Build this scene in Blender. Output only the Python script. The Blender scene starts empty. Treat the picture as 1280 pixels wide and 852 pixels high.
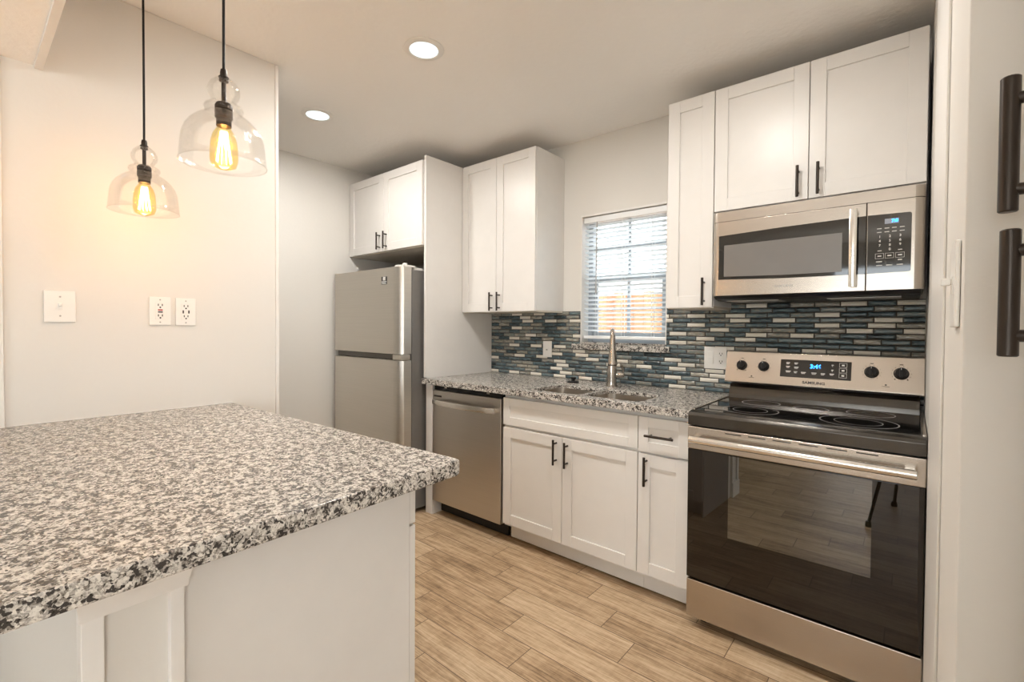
import bpy, bmesh, math, random
from math import sin, cos, pi, radians
from mathutils import Matrix, Vector

scene = bpy.context.scene
COL = scene.collection
random.seed(7)

# ------------------------------------------------------------------ camera
cam_data = bpy.data.cameras.new('camera')
cam = bpy.data.objects.new('camera', cam_data)
COL.objects.link(cam)
cam_data.sensor_width = 36.0
cam_data.lens = 586.77 / 1280.0 * 36.0
cam_data.shift_y = -7.9 / 1280.0
cam_data.clip_start = 0.02
R2 = Vector((0.76228883, 0.64720366, 0.00656401))
U2 = Vector((-0.0164763, 0.00926581, 0.99982132))
B2 = Vector((0.6470272, -0.76226083, 0.01772675))
cam.matrix_world = Matrix(((R2.x, U2.x, B2.x, 0.730), (R2.y, U2.y, B2.y, -2.676),
                           (R2.z, U2.z, B2.z, 1.2639), (0, 0, 0, 1)))
scene.camera = cam

# ------------------------------------------------------------------ look
scene.view_settings.view_transform = 'Standard'
scene.view_settings.look = 'None'
scene.view_settings.gamma = 1.0
scene.view_settings.use_curve_mapping = False
scene.view_settings.exposure = 0.14
scene.cycles.max_bounces = 10
scene.cycles.transparent_max_bounces = 16
scene.cycles.sample_clamp_indirect = 6.0

# ------------------------------------------------------------------ world + sun + daylight
world = bpy.data.worlds.new('world')
scene.world = world
world.use_nodes = True
bg = world.node_tree.nodes['Background']
bg.inputs['Color'].default_value = (0.93, 0.96, 1.0, 1)
bg.inputs['Strength'].default_value = 6.0

sun_d = bpy.data.lights.new('sun', 'SUN')
sun_d.energy = 12.0
sun_d.color = (1.0, 0.95, 0.88)
sun_d.angle = radians(1.0)
sun = bpy.data.objects.new('sun', sun_d)
COL.objects.link(sun)
sun.rotation_euler = Vector((-0.80, 0.20, -0.55)).to_track_quat('-Z', 'Y').to_euler()


def area(name, loc, direction, sx, sy, power, color, shape='RECTANGLE'):
    d = bpy.data.lights.new(name, 'AREA')
    d.shape = shape
    d.size = sx
    if shape in ('RECTANGLE', 'ELLIPSE'):
        d.size_y = sy
    d.energy = power
    d.color = color
    o = bpy.data.objects.new(name, d)
    COL.objects.link(o)
    o.location = loc
    o.rotation_euler = Vector(direction).to_track_quat('-Z', 'Y').to_euler()
    return o


# daylight entering by the windows of the room behind the photographer and by the kitchen window
area('daylight_rear', (0.9, -6.38, 1.4), (0, 1, 0.9), 2.1, 1.5, 16.0, (1.0, 0.93, 0.84))
area('daylight_side', (3.86, -4.4, 1.35), (-1, 0, 0.9), 2.0, 1.8, 10.0, (1.0, 0.93, 0.84))

WARM = (1.0, 0.49, 0.17)
COOL = (1.0, 0.965, 0.915)


# ------------------------------------------------------------------ materials
def new_mat(name):
    m = bpy.data.materials.new(name)
    m.use_nodes = True
    nt = m.node_tree
    return m, nt, nt.nodes['Principled BSDF']


def N(nt, t, **kw):
    n = nt.nodes.new(t)
    for k, v in kw.items():
        setattr(n, k, v)
    return n


def L(nt, a, b):
    nt.links.new(a, b)


def objco(nt, scale=(1, 1, 1), loc=(0, 0, 0)):
    tc = N(nt, 'ShaderNodeTexCoord')
    mp = N(nt, 'ShaderNodeMapping')
    mp.inputs['Scale'].default_value = scale
    mp.inputs['Location'].default_value = loc
    L(nt, tc.outputs['Object'], mp.inputs['Vector'])
    return mp.outputs['Vector']


def ramp(nt, fac, stops, interp='LINEAR'):
    r = N(nt, 'ShaderNodeValToRGB')
    r.color_ramp.interpolation = interp
    el = r.color_ramp.elements
    while len(el) < len(stops):
        el.new(0.5)
    for e, (p, c) in zip(el, stops):
        e.position = p
        e.color = (c[0], c[1], c[2], 1) if not isinstance(c, (int, float)) else (c, c, c, 1)
    L(nt, fac, r.inputs['Fac'])
    return r.outputs['Color']


def noise(nt, vec, scale, detail=2, rough=0.5):
    n = N(nt, 'ShaderNodeTexNoise')
    n.inputs['Scale'].default_value = scale
    n.inputs['Detail'].default_value = detail
    n.inputs['Roughness'].default_value = rough
    if vec is not None:
        L(nt, vec, n.inputs['Vector'])
    return n


def math_node(nt, op, a, b=None):
    n = N(nt, 'ShaderNodeMath', operation=op)
    for i, v in enumerate((a, b)):
        if v is None:
            continue
        if isinstance(v, (int, float)):
            n.inputs[i].default_value = v
        else:
            L(nt, v, n.inputs[i])
    return n.outputs[0]


def bump(nt, bsdf, h, strength, dist):
    b = N(nt, 'ShaderNodeBump')
    b.inputs['Strength'].default_value = strength
    b.inputs['Distance'].default_value = dist
    L(nt, h, b.inputs['Height'])
    L(nt, b.outputs['Normal'], bsdf.inputs['Normal'])


def plain(name, c, rough=0.5, metal=0.0, ior=1.5, noise_amt=0.03, coat=0.0):
    m, nt, b = new_mat(name)
    v = objco(nt)
    n = noise(nt, v, 14.0, 3)
    lo = tuple(x * (1 - noise_amt) for x in c)
    hi = tuple(min(1, x * (1 + noise_amt)) for x in c)
    L(nt, ramp(nt, n.outputs['Fac'], [(0.3, lo), (0.7, hi)]), b.inputs['Base Color'])
    b.inputs['Roughness'].default_value = rough
    b.inputs['Metallic'].default_value = metal
    b.inputs['IOR'].default_value = ior
    b.inputs['Coat Weight'].default_value = coat
    return m


def wall_mat(name, c, bscale=55.0, bstr=0.12):
    m, nt, b = new_mat(name)
    v = objco(nt)
    n = noise(nt, v, 1.6, 2)
    L(nt, ramp(nt, n.outputs['Fac'], [(0.3, tuple(x * 0.975 for x in c)), (0.7, c)]), b.inputs['Base Color'])
    b.inputs['Roughness'].default_value = 0.65
    h = noise(nt, v, bscale, 4, 0.55)
    bump(nt, b, h.outputs['Fac'], bstr, 0.01)
    return m


def steel_mat(name, c, rough=0.27, scale=(2.0, 2.0, 420.0), strength=0.06):
    m, nt, b = new_mat(name)
    v = objco(nt, scale)
    n = noise(nt, v, 1.0, 3)
    L(nt, ramp(nt, n.outputs['Fac'], [(0.25, tuple(x * 0.93 for x in c)), (0.75, c)]), b.inputs['Base Color'])
    b.inputs['Metallic'].default_value = 1.0
    b.inputs['Roughness'].default_value = rough
    bump(nt, b, n.outputs['Fac'], strength, 0.002)
    return m


def emit_mat(name, c, s):
    m, nt, b = new_mat(name)
    b.inputs['Base Color'].default_value = (*c, 1)
    b.inputs['Emission Color'].default_value = (*c, 1)
    b.inputs['Emission Strength'].default_value = s
    return m


def thin_glass(name, tint, gloss=0.9, rough=0.02, seeded=False):
    m = bpy.data.materials.new(name)
    m.use_nodes = True
    nt = m.node_tree
    nt.nodes.remove(nt.nodes['Principled BSDF'])
    out = nt.nodes['Material Output']
    tr = N(nt, 'ShaderNodeBsdfTransparent')
    tr.inputs['Color'].default_value = (*tint, 1)
    gl = N(nt, 'ShaderNodeBsdfGlossy')
    gl.inputs['Roughness'].default_value = rough
    fr = N(nt, 'ShaderNodeFresnel')
    fr.inputs['IOR'].default_value = 1.45
    mx = N(nt, 'ShaderNodeMixShader')
    L(nt, math_node(nt, 'MULTIPLY', fr.outputs[0], gloss), mx.inputs[0])
    L(nt, tr.outputs[0], mx.inputs[1])
    L(nt, gl.outputs[0], mx.inputs[2])
    L(nt, mx.outputs[0], out.inputs['Surface'])
    if seeded:
        v = objco(nt)
        h = noise(nt, v, 160.0, 1)
        bp = N(nt, 'ShaderNodeBump')
        bp.inputs['Strength'].default_value = 0.25
        bp.inputs['Distance'].default_value = 0.004
        L(nt, h.outputs['Fac'], bp.inputs['Height'])
        L(nt, bp.outputs['Normal'], gl.inputs['Normal'])
    return m


def granite_mat(name, bright=1.0):
    m, nt, b = new_mat(name)
    v = objco(nt)
    w = noise(nt, v, 70.0, 2)
    add = N(nt, 'ShaderNodeMixRGB', blend_type='LINEAR_LIGHT')
    add.inputs['Fac'].default_value = 0.008
    L(nt, v, add.inputs['Color1'])
    L(nt, w.outputs['Color'], add.inputs['Color2'])
    vo = N(nt, 'ShaderNodeTexVoronoi')
    vo.inputs['Scale'].default_value = 215.0
    L(nt, add.outputs[0], vo.inputs['Vector'])
    sep = N(nt, 'ShaderNodeSeparateColor')
    L(nt, vo.outputs['Color'], sep.inputs[0])
    big = noise(nt, v, 46.0, 3, 0.62)
    # crystals: random value per grain pushed by a slow cluster field
    f = math_node(nt, 'ADD', math_node(nt, 'MULTIPLY', sep.outputs[0], 0.62),
                  math_node(nt, 'MULTIPLY', math_node(nt, 'SUBTRACT', big.outputs['Fac'], 0.44), 1.6))
    k = bright
    col = ramp(nt, f, [(0.0, (0.76 * k, 0.72 * k, 0.66 * k)), (0.18, (0.65 * k, 0.61 * k, 0.555 * k)),
                       (0.34, (0.43 * k, 0.40 * k, 0.365 * k)), (0.47, (0.23, 0.205, 0.18)), (0.585, (0.045, 0.04, 0.037))],
               'CONSTANT')
    vo2 = N(nt, 'ShaderNodeTexVoronoi')
    vo2.inputs['Scale'].default_value = 420.0
    L(nt, v, vo2.inputs['Vector'])
    sep2 = N(nt, 'ShaderNodeSeparateColor')
    L(nt, vo2.outputs['Color'], sep2.inputs[0])
    fine = ramp(nt, sep2.outputs[1], [(0.0, 0.40), (0.10, 0.86), (0.5, 1.0)], 'CONSTANT')
    mul = N(nt, 'ShaderNodeMixRGB', blend_type='MULTIPLY')
    mul.inputs['Fac'].default_value = 0.8
    L(nt, col, mul.inputs['Color1'])
    L(nt, fine, mul.inputs['Color2'])
    L(nt, mul.outputs[0], b.inputs['Base Color'])
    b.inputs['Roughness'].default_value = 0.24
    return m


def plank_mat(name):
    m, nt, b = new_mat(name)
    tc = N(nt, 'ShaderNodeTexCoord')
    xyz = N(nt, 'ShaderNodeSeparateXYZ')
    L(nt, tc.outputs['Object'], xyz.inputs[0])
    P, LEN = 0.146, 0.605
    ry = math_node(nt, 'DIVIDE', math_node(nt, 'MULTIPLY', math_node(nt, 'ADD', xyz.outputs['Y'], 0.645), -1.0), P)
    k = math_node(nt, 'FLOOR', ry)
    fy = math_node(nt, 'FRACT', ry)
    ux = math_node(nt, 'DIVIDE', math_node(nt, 'SUBTRACT', math_node(nt, 'ADD', xyz.outputs['X'], 0.40),
                                           math_node(nt, 'MULTIPLY', k, 0.1545)), LEN)
    j = math_node(nt, 'FLOOR', ux)
    fx = math_node(nt, 'FRACT', ux)
    # grout mask
    ey = math_node(nt, 'MULTIPLY', math_node(nt, 'MINIMUM', fy, math_node(nt, 'SUBTRACT', 1.0, fy)), P)
    ex = math_node(nt, 'MULTIPLY', math_node(nt, 'MINIMUM', fx, math_node(nt, 'SUBTRACT', 1.0, fx)), LEN)
    e = math_node(nt, 'MINIMUM', ex, ey)
    grout = math_node(nt, 'LESS_THAN', e, 0.0017)
    cell = N(nt, 'ShaderNodeCombineXYZ')
    L(nt, j, cell.inputs[0])
    L(nt, k, cell.inputs[1])
    wn = N(nt, 'ShaderNodeTexWhiteNoise', noise_dimensions='2D')
    L(nt, cell.outputs[0], wn.inputs['Vector'])
    # grain along x, shifted per plank
    gv = N(nt, 'ShaderNodeCombineXYZ')
    L(nt, math_node(nt, 'MULTIPLY', xyz.outputs['X'], 1.0), gv.inputs[0])
    L(nt, math_node(nt, 'MULTIPLY', xyz.outputs['Y'], 7.0), gv.inputs[1])
    L(nt, math_node(nt, 'MULTIPLY', wn.outputs['Value'], 40.0), gv.inputs[2])
    g1 = noise(nt, gv.outputs[0], 5.0, 7, 0.68)
    gv2 = N(nt, 'ShaderNodeCombineXYZ')
    L(nt, math_node(nt, 'MULTIPLY', xyz.outputs['X'], 3.0), gv2.inputs[0])
    L(nt, math_node(nt, 'MULTIPLY', xyz.outputs['Y'], 75.0), gv2.inputs[1])
    L(nt, math_node(nt, 'MULTIPLY', wn.outputs['Value'], 17.0), gv2.inputs[2])
    g2 = noise(nt, gv2.outputs[0], 2.2, 5, 0.68)
    gmix = math_node(nt, 'ADD', math_node(nt, 'MULTIPLY', g1.outputs['Fac'], 0.42), math_node(nt, 'MULTIPLY', g2.outputs['Fac'], 0.58))
    # worn blotches and faint saw marks across the boards
    bl_n = noise(nt, gv.outputs[0], 1.1, 5, 0.7)
    sv = N(nt, 'ShaderNodeCombineXYZ')
    L(nt, math_node(nt, 'MULTIPLY', xyz.outputs['X'], 55.0), sv.inputs[0])
    L(nt, math_node(nt, 'MULTIPLY', xyz.outputs['Y'], 9.0), sv.inputs[1])
    L(nt, math_node(nt, 'MULTIPLY', wn.outputs['Value'], 9.0), sv.inputs[2])
    saw = noise(nt, sv.outputs[0], 1.0, 3, 0.7)
    gmix = math_node(nt, 'ADD', gmix, math_node(nt, 'ADD', math_node(nt, 'MULTIPLY', math_node(nt, 'SUBTRACT', bl_n.outputs['Fac'], 0.5), 0.34),
                     math_node(nt, 'MULTIPLY', math_node(nt, 'SUBTRACT', saw.outputs['Fac'], 0.5), 0.11)))
    tone = math_node(nt, 'ADD', gmix, math_node(nt, 'MULTIPLY', math_node(nt, 'SUBTRACT', wn.outputs['Value'], 0.5), 0.11))
    col = ramp(nt, tone, [(0.33, (0.17, 0.105, 0.055)), (0.42, (0.34, 0.225, 0.128)), (0.50, (0.49, 0.345, 0.21)), (0.585, (0.61, 0.46, 0.30)), (0.70, (0.72, 0.59, 0.43))])
    mx = N(nt, 'ShaderNodeMixRGB')
    L(nt, grout, mx.inputs['Fac'])
    L(nt, col, mx.inputs['Color1'])
    mx.inputs['Color2'].default_value = (0.14, 0.088, 0.05, 1)
    L(nt, mx.outputs[0], b.inputs['Base Color'])
    b.inputs['Roughness'].default_value = 0.42
    h = math_node(nt, 'SUBTRACT', math_node(nt, 'MULTIPLY', gmix, 0.25), grout)
    bump(nt, b, h, 0.25, 0.002)
    return m


def mosaic_mat(name):
    m, nt, b = new_mat(name)
    tc = N(nt, 'ShaderNodeTexCoord')
    xyz = N(nt, 'ShaderNodeSeparateXYZ')
    L(nt, tc.outputs['Object'], xyz.inputs[0])
    P, LEN = 0.0252, 0.102
    rz = math_node(nt, 'DIVIDE', math_node(nt, 'SUBTRACT', xyz.outputs['Z'], 0.9125), P)
    k = math_node(nt, 'FLOOR', rz)
    fz = math_node(nt, 'FRACT', rz)
    wk = N(nt, 'ShaderNodeTexWhiteNoise', noise_dimensions='1D')
    L(nt, k, wk.inputs['W'])
    half = math_node(nt, 'MULTIPLY', math_node(nt, 'MODULO', k, 2.0), 0.5)
    jit = math_node(nt, 'MULTIPLY', math_node(nt, 'GREATER_THAN', wk.outputs['Value'], 0.72), 0.27)
    ux = math_node(nt, 'ADD', math_node(nt, 'DIVIDE', math_node(nt, 'ADD', xyz.outputs['X'], 5.03), LEN), math_node(nt, 'ADD', half, jit))
    j = math_node(nt, 'FLOOR', ux)
    fx = math_node(nt, 'FRACT', ux)
    ez = math_node(nt, 'MULTIPLY', math_node(nt, 'MINIMUM', fz, math_node(nt, 'SUBTRACT', 1.0, fz)), P)
    ex = math_node(nt, 'MULTIPLY', math_node(nt, 'MINIMUM', fx, math_node(nt, 'SUBTRACT', 1.0, fx)), LEN)
    e = math_node(nt, 'MINIMUM', ex, ez)
    grout = math_node(nt, 'LESS_THAN', e, 0.0026)
    cell = N(nt, 'ShaderNodeCombineXYZ')
    L(nt, j, cell.inputs[0])
    L(nt, k, cell.inputs[1])
    wn = N(nt, 'ShaderNodeTexWhiteNoise', noise_dimensions='2D')
    L(nt, cell.outputs[0], wn.inputs['Vector'])
    par_ = math_node(nt, 'LESS_THAN', math_node(nt, 'FLOORED_MODULO', math_node(nt, 'ADD', j, math_node(nt, 'FLOOR', math_node(nt, 'MULTIPLY', wk.outputs['Value'], 7.0))), 2.0), 0.5)
    cream = math_node(nt, 'MULTIPLY', par_, math_node(nt, 'GREATER_THAN', wn.outputs['Value'], 0.62))
    sp = N(nt, 'ShaderNodeSeparateColor')
    L(nt, wn.outputs['Color'], sp.inputs[0])
    # streaked glass
    sv = N(nt, 'ShaderNodeCombineXYZ')
    L(nt, math_node(nt, 'MULTIPLY', xyz.outputs['X'], 18.0), sv.inputs[0])
    L(nt, math_node(nt, 'MULTIPLY', xyz.outputs['Z'], 150.0), sv.inputs[1])
    L(nt, math_node(nt, 'MULTIPLY', wn.outputs['Value'], 30.0), sv.inputs[2])
    st = noise(nt, sv.outputs[0], 1.6, 4, 0.6)
    tone = math_node(nt, 'ADD', math_node(nt, 'MULTIPLY', sp.outputs[1], 0.55), math_node(nt, 'MULTIPLY', math_node(nt, 'SUBTRACT', st.outputs['Fac'], 0.34), 1.1))
    glass = ramp(nt, tone, [(0.10, (0.022, 0.030, 0.036)), (0.30, (0.060, 0.098, 0.115)), (0.45, (0.125, 0.175, 0.195)),
                            (0.58, (0.20, 0.215, 0.20)), (0.70, (0.31, 0.27, 0.21)), (0.90, (0.60, 0.62, 0.59))])
    m1 = N(nt, 'ShaderNodeMixRGB')
    L(nt, cream, m1.inputs['Fac'])
    L(nt, glass, m1.inputs['Color1'])
    m1.inputs['Color2'].default_value = (0.74, 0.70, 0.62, 1)
    m2 = N(nt, 'ShaderNodeMixRGB')
    L(nt, grout, m2.inputs['Fac'])
    L(nt, m1.outputs[0], m2.inputs['Color1'])
    m2.inputs['Color2'].default_value = (0.045, 0.038, 0.032, 1)
    L(nt, m2.outputs[0], b.inputs['Base Color'])
    rr = math_node(nt, 'ADD', math_node(nt, 'MULTIPLY', math_node(nt, 'MAXIMUM', grout, cream), 0.35), 0.10)
    L(nt, rr, b.inputs['Roughness'])
    prof = math_node(nt, 'MINIMUM', math_node(nt, 'DIVIDE', e, 0.009), 1.0)
    prof = math_node(nt, 'POWER', prof, 0.6)
    h = math_node(nt, 'ADD', prof, math_node(nt, 'MULTIPLY', st.outputs['Fac'], 0.25))
    bump(nt, b, h, 0.9, 0.006)
    return m


def siding_mat(name):
    m, nt, b = new_mat(name)
    tc = N(nt, 'ShaderNodeTexCoord')
    xyz = N(nt, 'ShaderNodeSeparateXYZ')
    L(nt, tc.outputs['Object'], xyz.inputs[0])
    f = math_node(nt, 'FRACT', math_node(nt, 'DIVIDE', xyz.outputs['Z'], 0.18))
    L(nt, ramp(nt, f, [(0.0, (0.45, 0.47, 0.48)), (0.08, (0.86, 0.88, 0.88)), (1.0, (0.80, 0.82, 0.82))]), b.inputs['Base Color'])
    b.inputs['Roughness'].default_value = 0.6
    bump(nt, b, f, 0.4, 0.02)
    return m


def fence_mat(name):
    m, nt, b = new_mat(name)
    tc = N(nt, 'ShaderNodeTexCoord')
    xyz = N(nt, 'ShaderNodeSeparateXYZ')
    L(nt, tc.outputs['Object'], xyz.inputs[0])
    bx = math_node(nt, 'DIVIDE', xyz.outputs['X'], 0.142)
    wn = N(nt, 'ShaderNodeTexWhiteNoise', noise_dimensions='1D')
    L(nt, math_node(nt, 'FLOOR', bx), wn.inputs['W'])
    g = N(nt, 'ShaderNodeCombineXYZ')
    L(nt, math_node(nt, 'MULTIPLY', xyz.outputs['X'], 30.0), g.inputs[0])
    L(nt, math_node(nt, 'MULTIPLY', xyz.outputs['Z'], 1.5), g.inputs[1])
    n = noise(nt, g.outputs[0], 1.0, 4)
    t = math_node(nt, 'ADD', math_node(nt, 'MULTIPLY', n.outputs['Fac'], 0.6), math_node(nt, 'MULTIPLY', wn.outputs['Value'], 0.4))
    L(nt, ramp(nt, t, [(0.25, (0.22, 0.105, 0.05)), (0.7, (0.33, 0.175, 0.09))]), b.inputs['Base Color'])
    b.inputs['Roughness'].default_value = 0.8
    return m


M = {}
M['wall'] = wall_mat('wall_paint', (0.735, 0.71, 0.665), 55.0, 0.05)
M['ceil'] = wall_mat('ceiling_paint', (0.95, 0.925, 0.89), 38.0, 0.22)
M['trim'] = plain('white_trim', (0.79, 0.765, 0.73), 0.38, noise_amt=0.015)
M['cab'] = plain('cabinet_white', (0.755, 0.732, 0.70), 0.33, noise_amt=0.012)
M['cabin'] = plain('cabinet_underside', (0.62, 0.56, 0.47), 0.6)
M['floor'] = plank_mat('wood_look_tile')
M['granite'] = granite_mat('speckled_granite', 0.93)
M['mosaic'] = mosaic_mat('glass_mosaic')
M['steel'] = steel_mat('brushed_steel', (0.57, 0.515, 0.455))
M['steelv'] = steel_mat('brushed_steel_door', (0.58, 0.55, 0.51), 0.30, (2.0, 2.0, 300.0))
M['fsteel'] = steel_mat('fridge_steel', (0.68, 0.65, 0.60), 0.38, (2.0, 2.0, 300.0), 0.04)
M['fside'] = plain('fridge_side_grey', (0.19, 0.18, 0.17), 0.42, 0.35)
M['chrome'] = steel_mat('satin_bar', (0.86, 0.84, 0.80), 0.20, (30, 30, 30), 0.01)
M['nickel'] = steel_mat('satin_nickel', (0.50, 0.46, 0.42), 0.22, (30, 30, 30), 0.01)
M['sink'] = steel_mat('sink_steel', (0.58, 0.53, 0.47), 0.32, (8, 60, 8), 0.03)
M['dsteel'] = steel_mat('dark_steel', (0.105, 0.098, 0.09), 0.22)
M['bronze'] = plain('dark_bronze', (0.045, 0.036, 0.030), 0.36, 0.75, noise_amt=0.1)
M['black'] = plain('black_plastic', (0.012, 0.011, 0.011), 0.36, ior=1.35)
M['bglass'] = plain('black_glass', (0.010, 0.0095, 0.009), 0.045, ior=1.75)
M['oglass'] = plain('oven_glass', (0.012, 0.008, 0.005), 0.012, ior=1.55)
M['owin'] = plain('oven_window_glass', (0.016, 0.014, 0.007), 0.015, ior=2.35)
M['mglass'] = plain('microwave_mesh_window', (0.17, 0.158, 0.147), 0.30, ior=1.6)
M['white'] = plain('white_plastic', (0.84, 0.82, 0.78), 0.35, noise_amt=0.01)
M['slot'] = plain('dark_slot', (0.03, 0.025, 0.02), 0.6)
M['red'] = plain('red_button', (0.42, 0.012, 0.008), 0.5)
M['mark'] = plain('white_print', (0.70, 0.69, 0.66), 0.6)
M['ink'] = plain('black_print', (0.03, 0.03, 0.03), 0.6)
M['ring'] = plain('burner_print', (0.30, 0.29, 0.28), 0.4)
M['blue'] = emit_mat('blue_digits', (0.03, 0.35, 1.0), 3.0)
M['lcd'] = plain('lcd_grey', (0.30, 0.33, 0.38), 0.3)
M['lens'] = emit_mat('lamp_lens', (0.80, 0.95, 1.0), 1.25)
M['fil'] = emit_mat('filament', (1.0, 0.68, 0.26), 16.0)
M['glass'] = thin_glass('seeded_glass', (0.997, 0.993, 0.985), 0.24, 0.06, True)
M['amber'] = thin_glass('amber_bulb_glass', (1.0, 0.91, 0.64), 0.3, 0.05)
M['pane'] = thin_glass('window_glass', (0.96, 0.98, 0.98), 0.6, 0.0)
M['vinyl'] = plain('white_vinyl', (0.78, 0.80, 0.82), 0.4, noise_amt=0.01)
M['winframe'] = plain('window_frame_grey', (0.40, 0.44, 0.48), 0.4, noise_amt=0.01)
M['slat'] = plain('blind_white', (0.84, 0.85, 0.85), 0.4, noise_amt=0.01)
def slat_mat(name):
    m, nt, b = new_mat(name)
    b.inputs['Base Color'].default_value = (0.86, 0.87, 0.87, 1)
    b.inputs['Roughness'].default_value = 0.4
    tl = N(nt, 'ShaderNodeBsdfTranslucent')
    tl.inputs['Color'].default_value = (0.92, 0.95, 0.97, 1)
    mx = N(nt, 'ShaderNodeMixShader')
    mx.inputs[0].default_value = 0.72
    L(nt, b.outputs[0], mx.inputs[1])
    L(nt, tl.outputs[0], mx.inputs[2])
    L(nt, mx.outputs[0], nt.nodes['Material Output'].inputs['Surface'])
    return m
M['slats'] = slat_mat('blind_slat')
M['siding'] = siding_mat('pale_siding')
M['fence'] = fence_mat('cedar_boards')
M['ground'] = plain('dry_ground', (0.33, 0.30, 0.24), 0.9, noise_amt=0.3)
M['bounce'] = plain('bounce_pale', (0.62, 0.60, 0.56), 0.8, noise_amt=0.1)
M['grey'] = plain('grey_plastic', (0.40, 0.39, 0.37), 0.4)


# ------------------------------------------------------------------ mesh building
class MB:
    def __init__(self):
        self.bm = bmesh.new()

    def box(self, x0, x1, y0, y1, z0, z1, bev=0.0, seg=2, mat=None):
        mtx = Matrix.Translation(((x0 + x1) / 2, (y0 + y1) / 2, (z0 + z1) / 2)) @ Matrix.Diagonal((abs(x1 - x0), abs(y1 - y0), abs(z1 - z0), 1))
        if mat is not None:
            mtx = mat @ mtx
        r = bmesh.ops.create_cube(self.bm, size=1.0, matrix=mtx)
        if bev > 0:
            es = list({e for v in r['verts'] for e in v.link_edges})
            bmesh.ops.bevel(self.bm, geom=es, offset=bev, segments=seg, affect='EDGES', profile=0.5)
        return self

    def lathe(self, prof, c=(0, 0, 0), axis='z', seg=32, a0=0.0):
        rings = []
        for r, h in prof:
            ring = []
            n = 1 if r < 1e-6 else seg
            for i in range(n):
                t = a0 + 2 * pi * i / seg
                p = (r * cos(t), r * sin(t), h)
                if axis == 'y':
                    p = (p[0], p[2], -p[1])
                elif axis == 'x':
                    p = (p[2], p[0], p[1])
                ring.append(self.bm.verts.new((p[0] + c[0], p[1] + c[1], p[2] + c[2])))
            rings.append(ring)
        for a, b in zip(rings, rings[1:]):
            for i in range(seg):
                j = (i + 1) % seg
                if len(a) == 1 and len(b) == 1:
                    continue
                if len(a) == 1:
                    f = (a[0], b[i], b[j])
                elif len(b) == 1:
                    f = (a[i], a[j], b[0])
                else:
                    f = (a[i], a[j], b[j], b[i])
                try:
                    self.bm.faces.new(f)
                except ValueError:
                    pass
        return self

    def tube(self, pts, r, seg=12, caps=True, closed=False):
        pts = [Vector(p) for p in pts]
        n = len(pts)
        rad = r if isinstance(r, (list, tuple)) else [r] * n
        rings = []
        ref = None
        for i, p in enumerate(pts):
            if closed:
                d = (pts[(i + 1) % n] - pts[i - 1]).normalized()
            elif i == 0:
                d = (pts[1] - p).normalized()
            elif i == n - 1:
                d = (p - pts[i - 1]).normalized()
            else:
                d = ((pts[i + 1] - p).normalized() + (p - pts[i - 1]).normalized()).normalized()
            if ref is None:
                ref = Vector((0, 0, 1)) if abs(d.z) < 0.9 else Vector((1, 0, 0))
            u = d.cross(ref).normalized()
            w = u.cross(d).normalized()
            ref = w
            rings.append([self.bm.verts.new(p + (u * cos(2 * pi * k / seg) + w * sin(2 * pi * k / seg)) * rad[i]) for k in range(seg)])
        pairs = list(zip(rings, rings[1:]))
        if closed:
            pairs.append((rings[-1], rings[0]))
        for a, b in pairs:
            for k in range(seg):
                self.bm.faces.new((a[k], a[(k + 1) % seg], b[(k + 1) % seg], b[k]))
        if caps and not closed:
            self.bm.faces.new(rings[0])
            self.bm.faces.new(list(reversed(rings[-1])))
        return self

    def prism(self, poly, axis, a0, a1, bev=0.0, seg=2):
        def P(u, v, w):
            return {'x': (w, u, v), 'y': (u, w, v), 'z': (u, v, w)}[axis]
        lo = [self.bm.verts.new(P(u, v, a0)) for u, v in poly]
        hi = [self.bm.verts.new(P(u, v, a1)) for u, v in poly]
        fs = [self.bm.faces.new(lo), self.bm.faces.new(hi)]
        n = len(poly)
        for i in range(n):
            fs.append(self.bm.faces.new((lo[i], lo[(i + 1) % n], hi[(i + 1) % n], hi[i])))
        if bev > 0:
            es = list({e for v in lo + hi for e in v.link_edges})
            bmesh.ops.bevel(self.bm, geom=es, offset=bev, segments=seg, affect='EDGES', profile=0.5)
        return self

    def poly(self, pts):
        self.bm.faces.new([self.bm.verts.new(p) for p in pts])
        return self

    def build(self, name, mat, parent=None, angle=35, local=False, sub=0):
        bm = self.bm
        bmesh.ops.recalc_face_normals(bm, faces=bm.faces)
        me = bpy.data.meshes.new(name)
        bm.to_mesh(me)
        bm.free()
        for p in me.polygons:
            p.use_smooth = True
        me.set_sharp_from_angle(angle=radians(angle))
        me.materials.append(M[mat])
        o = bpy.data.objects.new(name, me)
        COL.objects.link(o)
        wn_ = o.modifiers.new('even_normals', 'WEIGHTED_NORMAL')
        wn_.keep_sharp = True
        if parent is not None:
            o.parent = parent
            if not local:
                o.matrix_parent_inverse = WORLD[parent.name].inverted()
                WORLD[o.name] = Matrix.Identity(4)
            else:
                WORLD[o.name] = WORLD[parent.name]
        else:
            WORLD[o.name] = Matrix.Identity(4)
        return o


WORLD = {}


def tag(o, label=None, cat=None, group=None, kind=None):
    if label:
        o['label'] = label
    if cat:
        o['category'] = cat
    if group:
        o['group'] = group
    if kind:
        o['kind'] = kind
    return o


def thing(name, loc, label, cat, group=None, rz=0.0, kind=None):
    o = bpy.data.objects.new(name, None)
    o.empty_display_size = 0.05
    COL.objects.link(o)
    o.location = loc
    o.rotation_euler = (0, 0, rz)
    WORLD[o.name] = Matrix.Translation(loc) @ Matrix.Rotation(rz, 4, 'Z')
    return tag(o, label, cat, group, kind)


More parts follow.
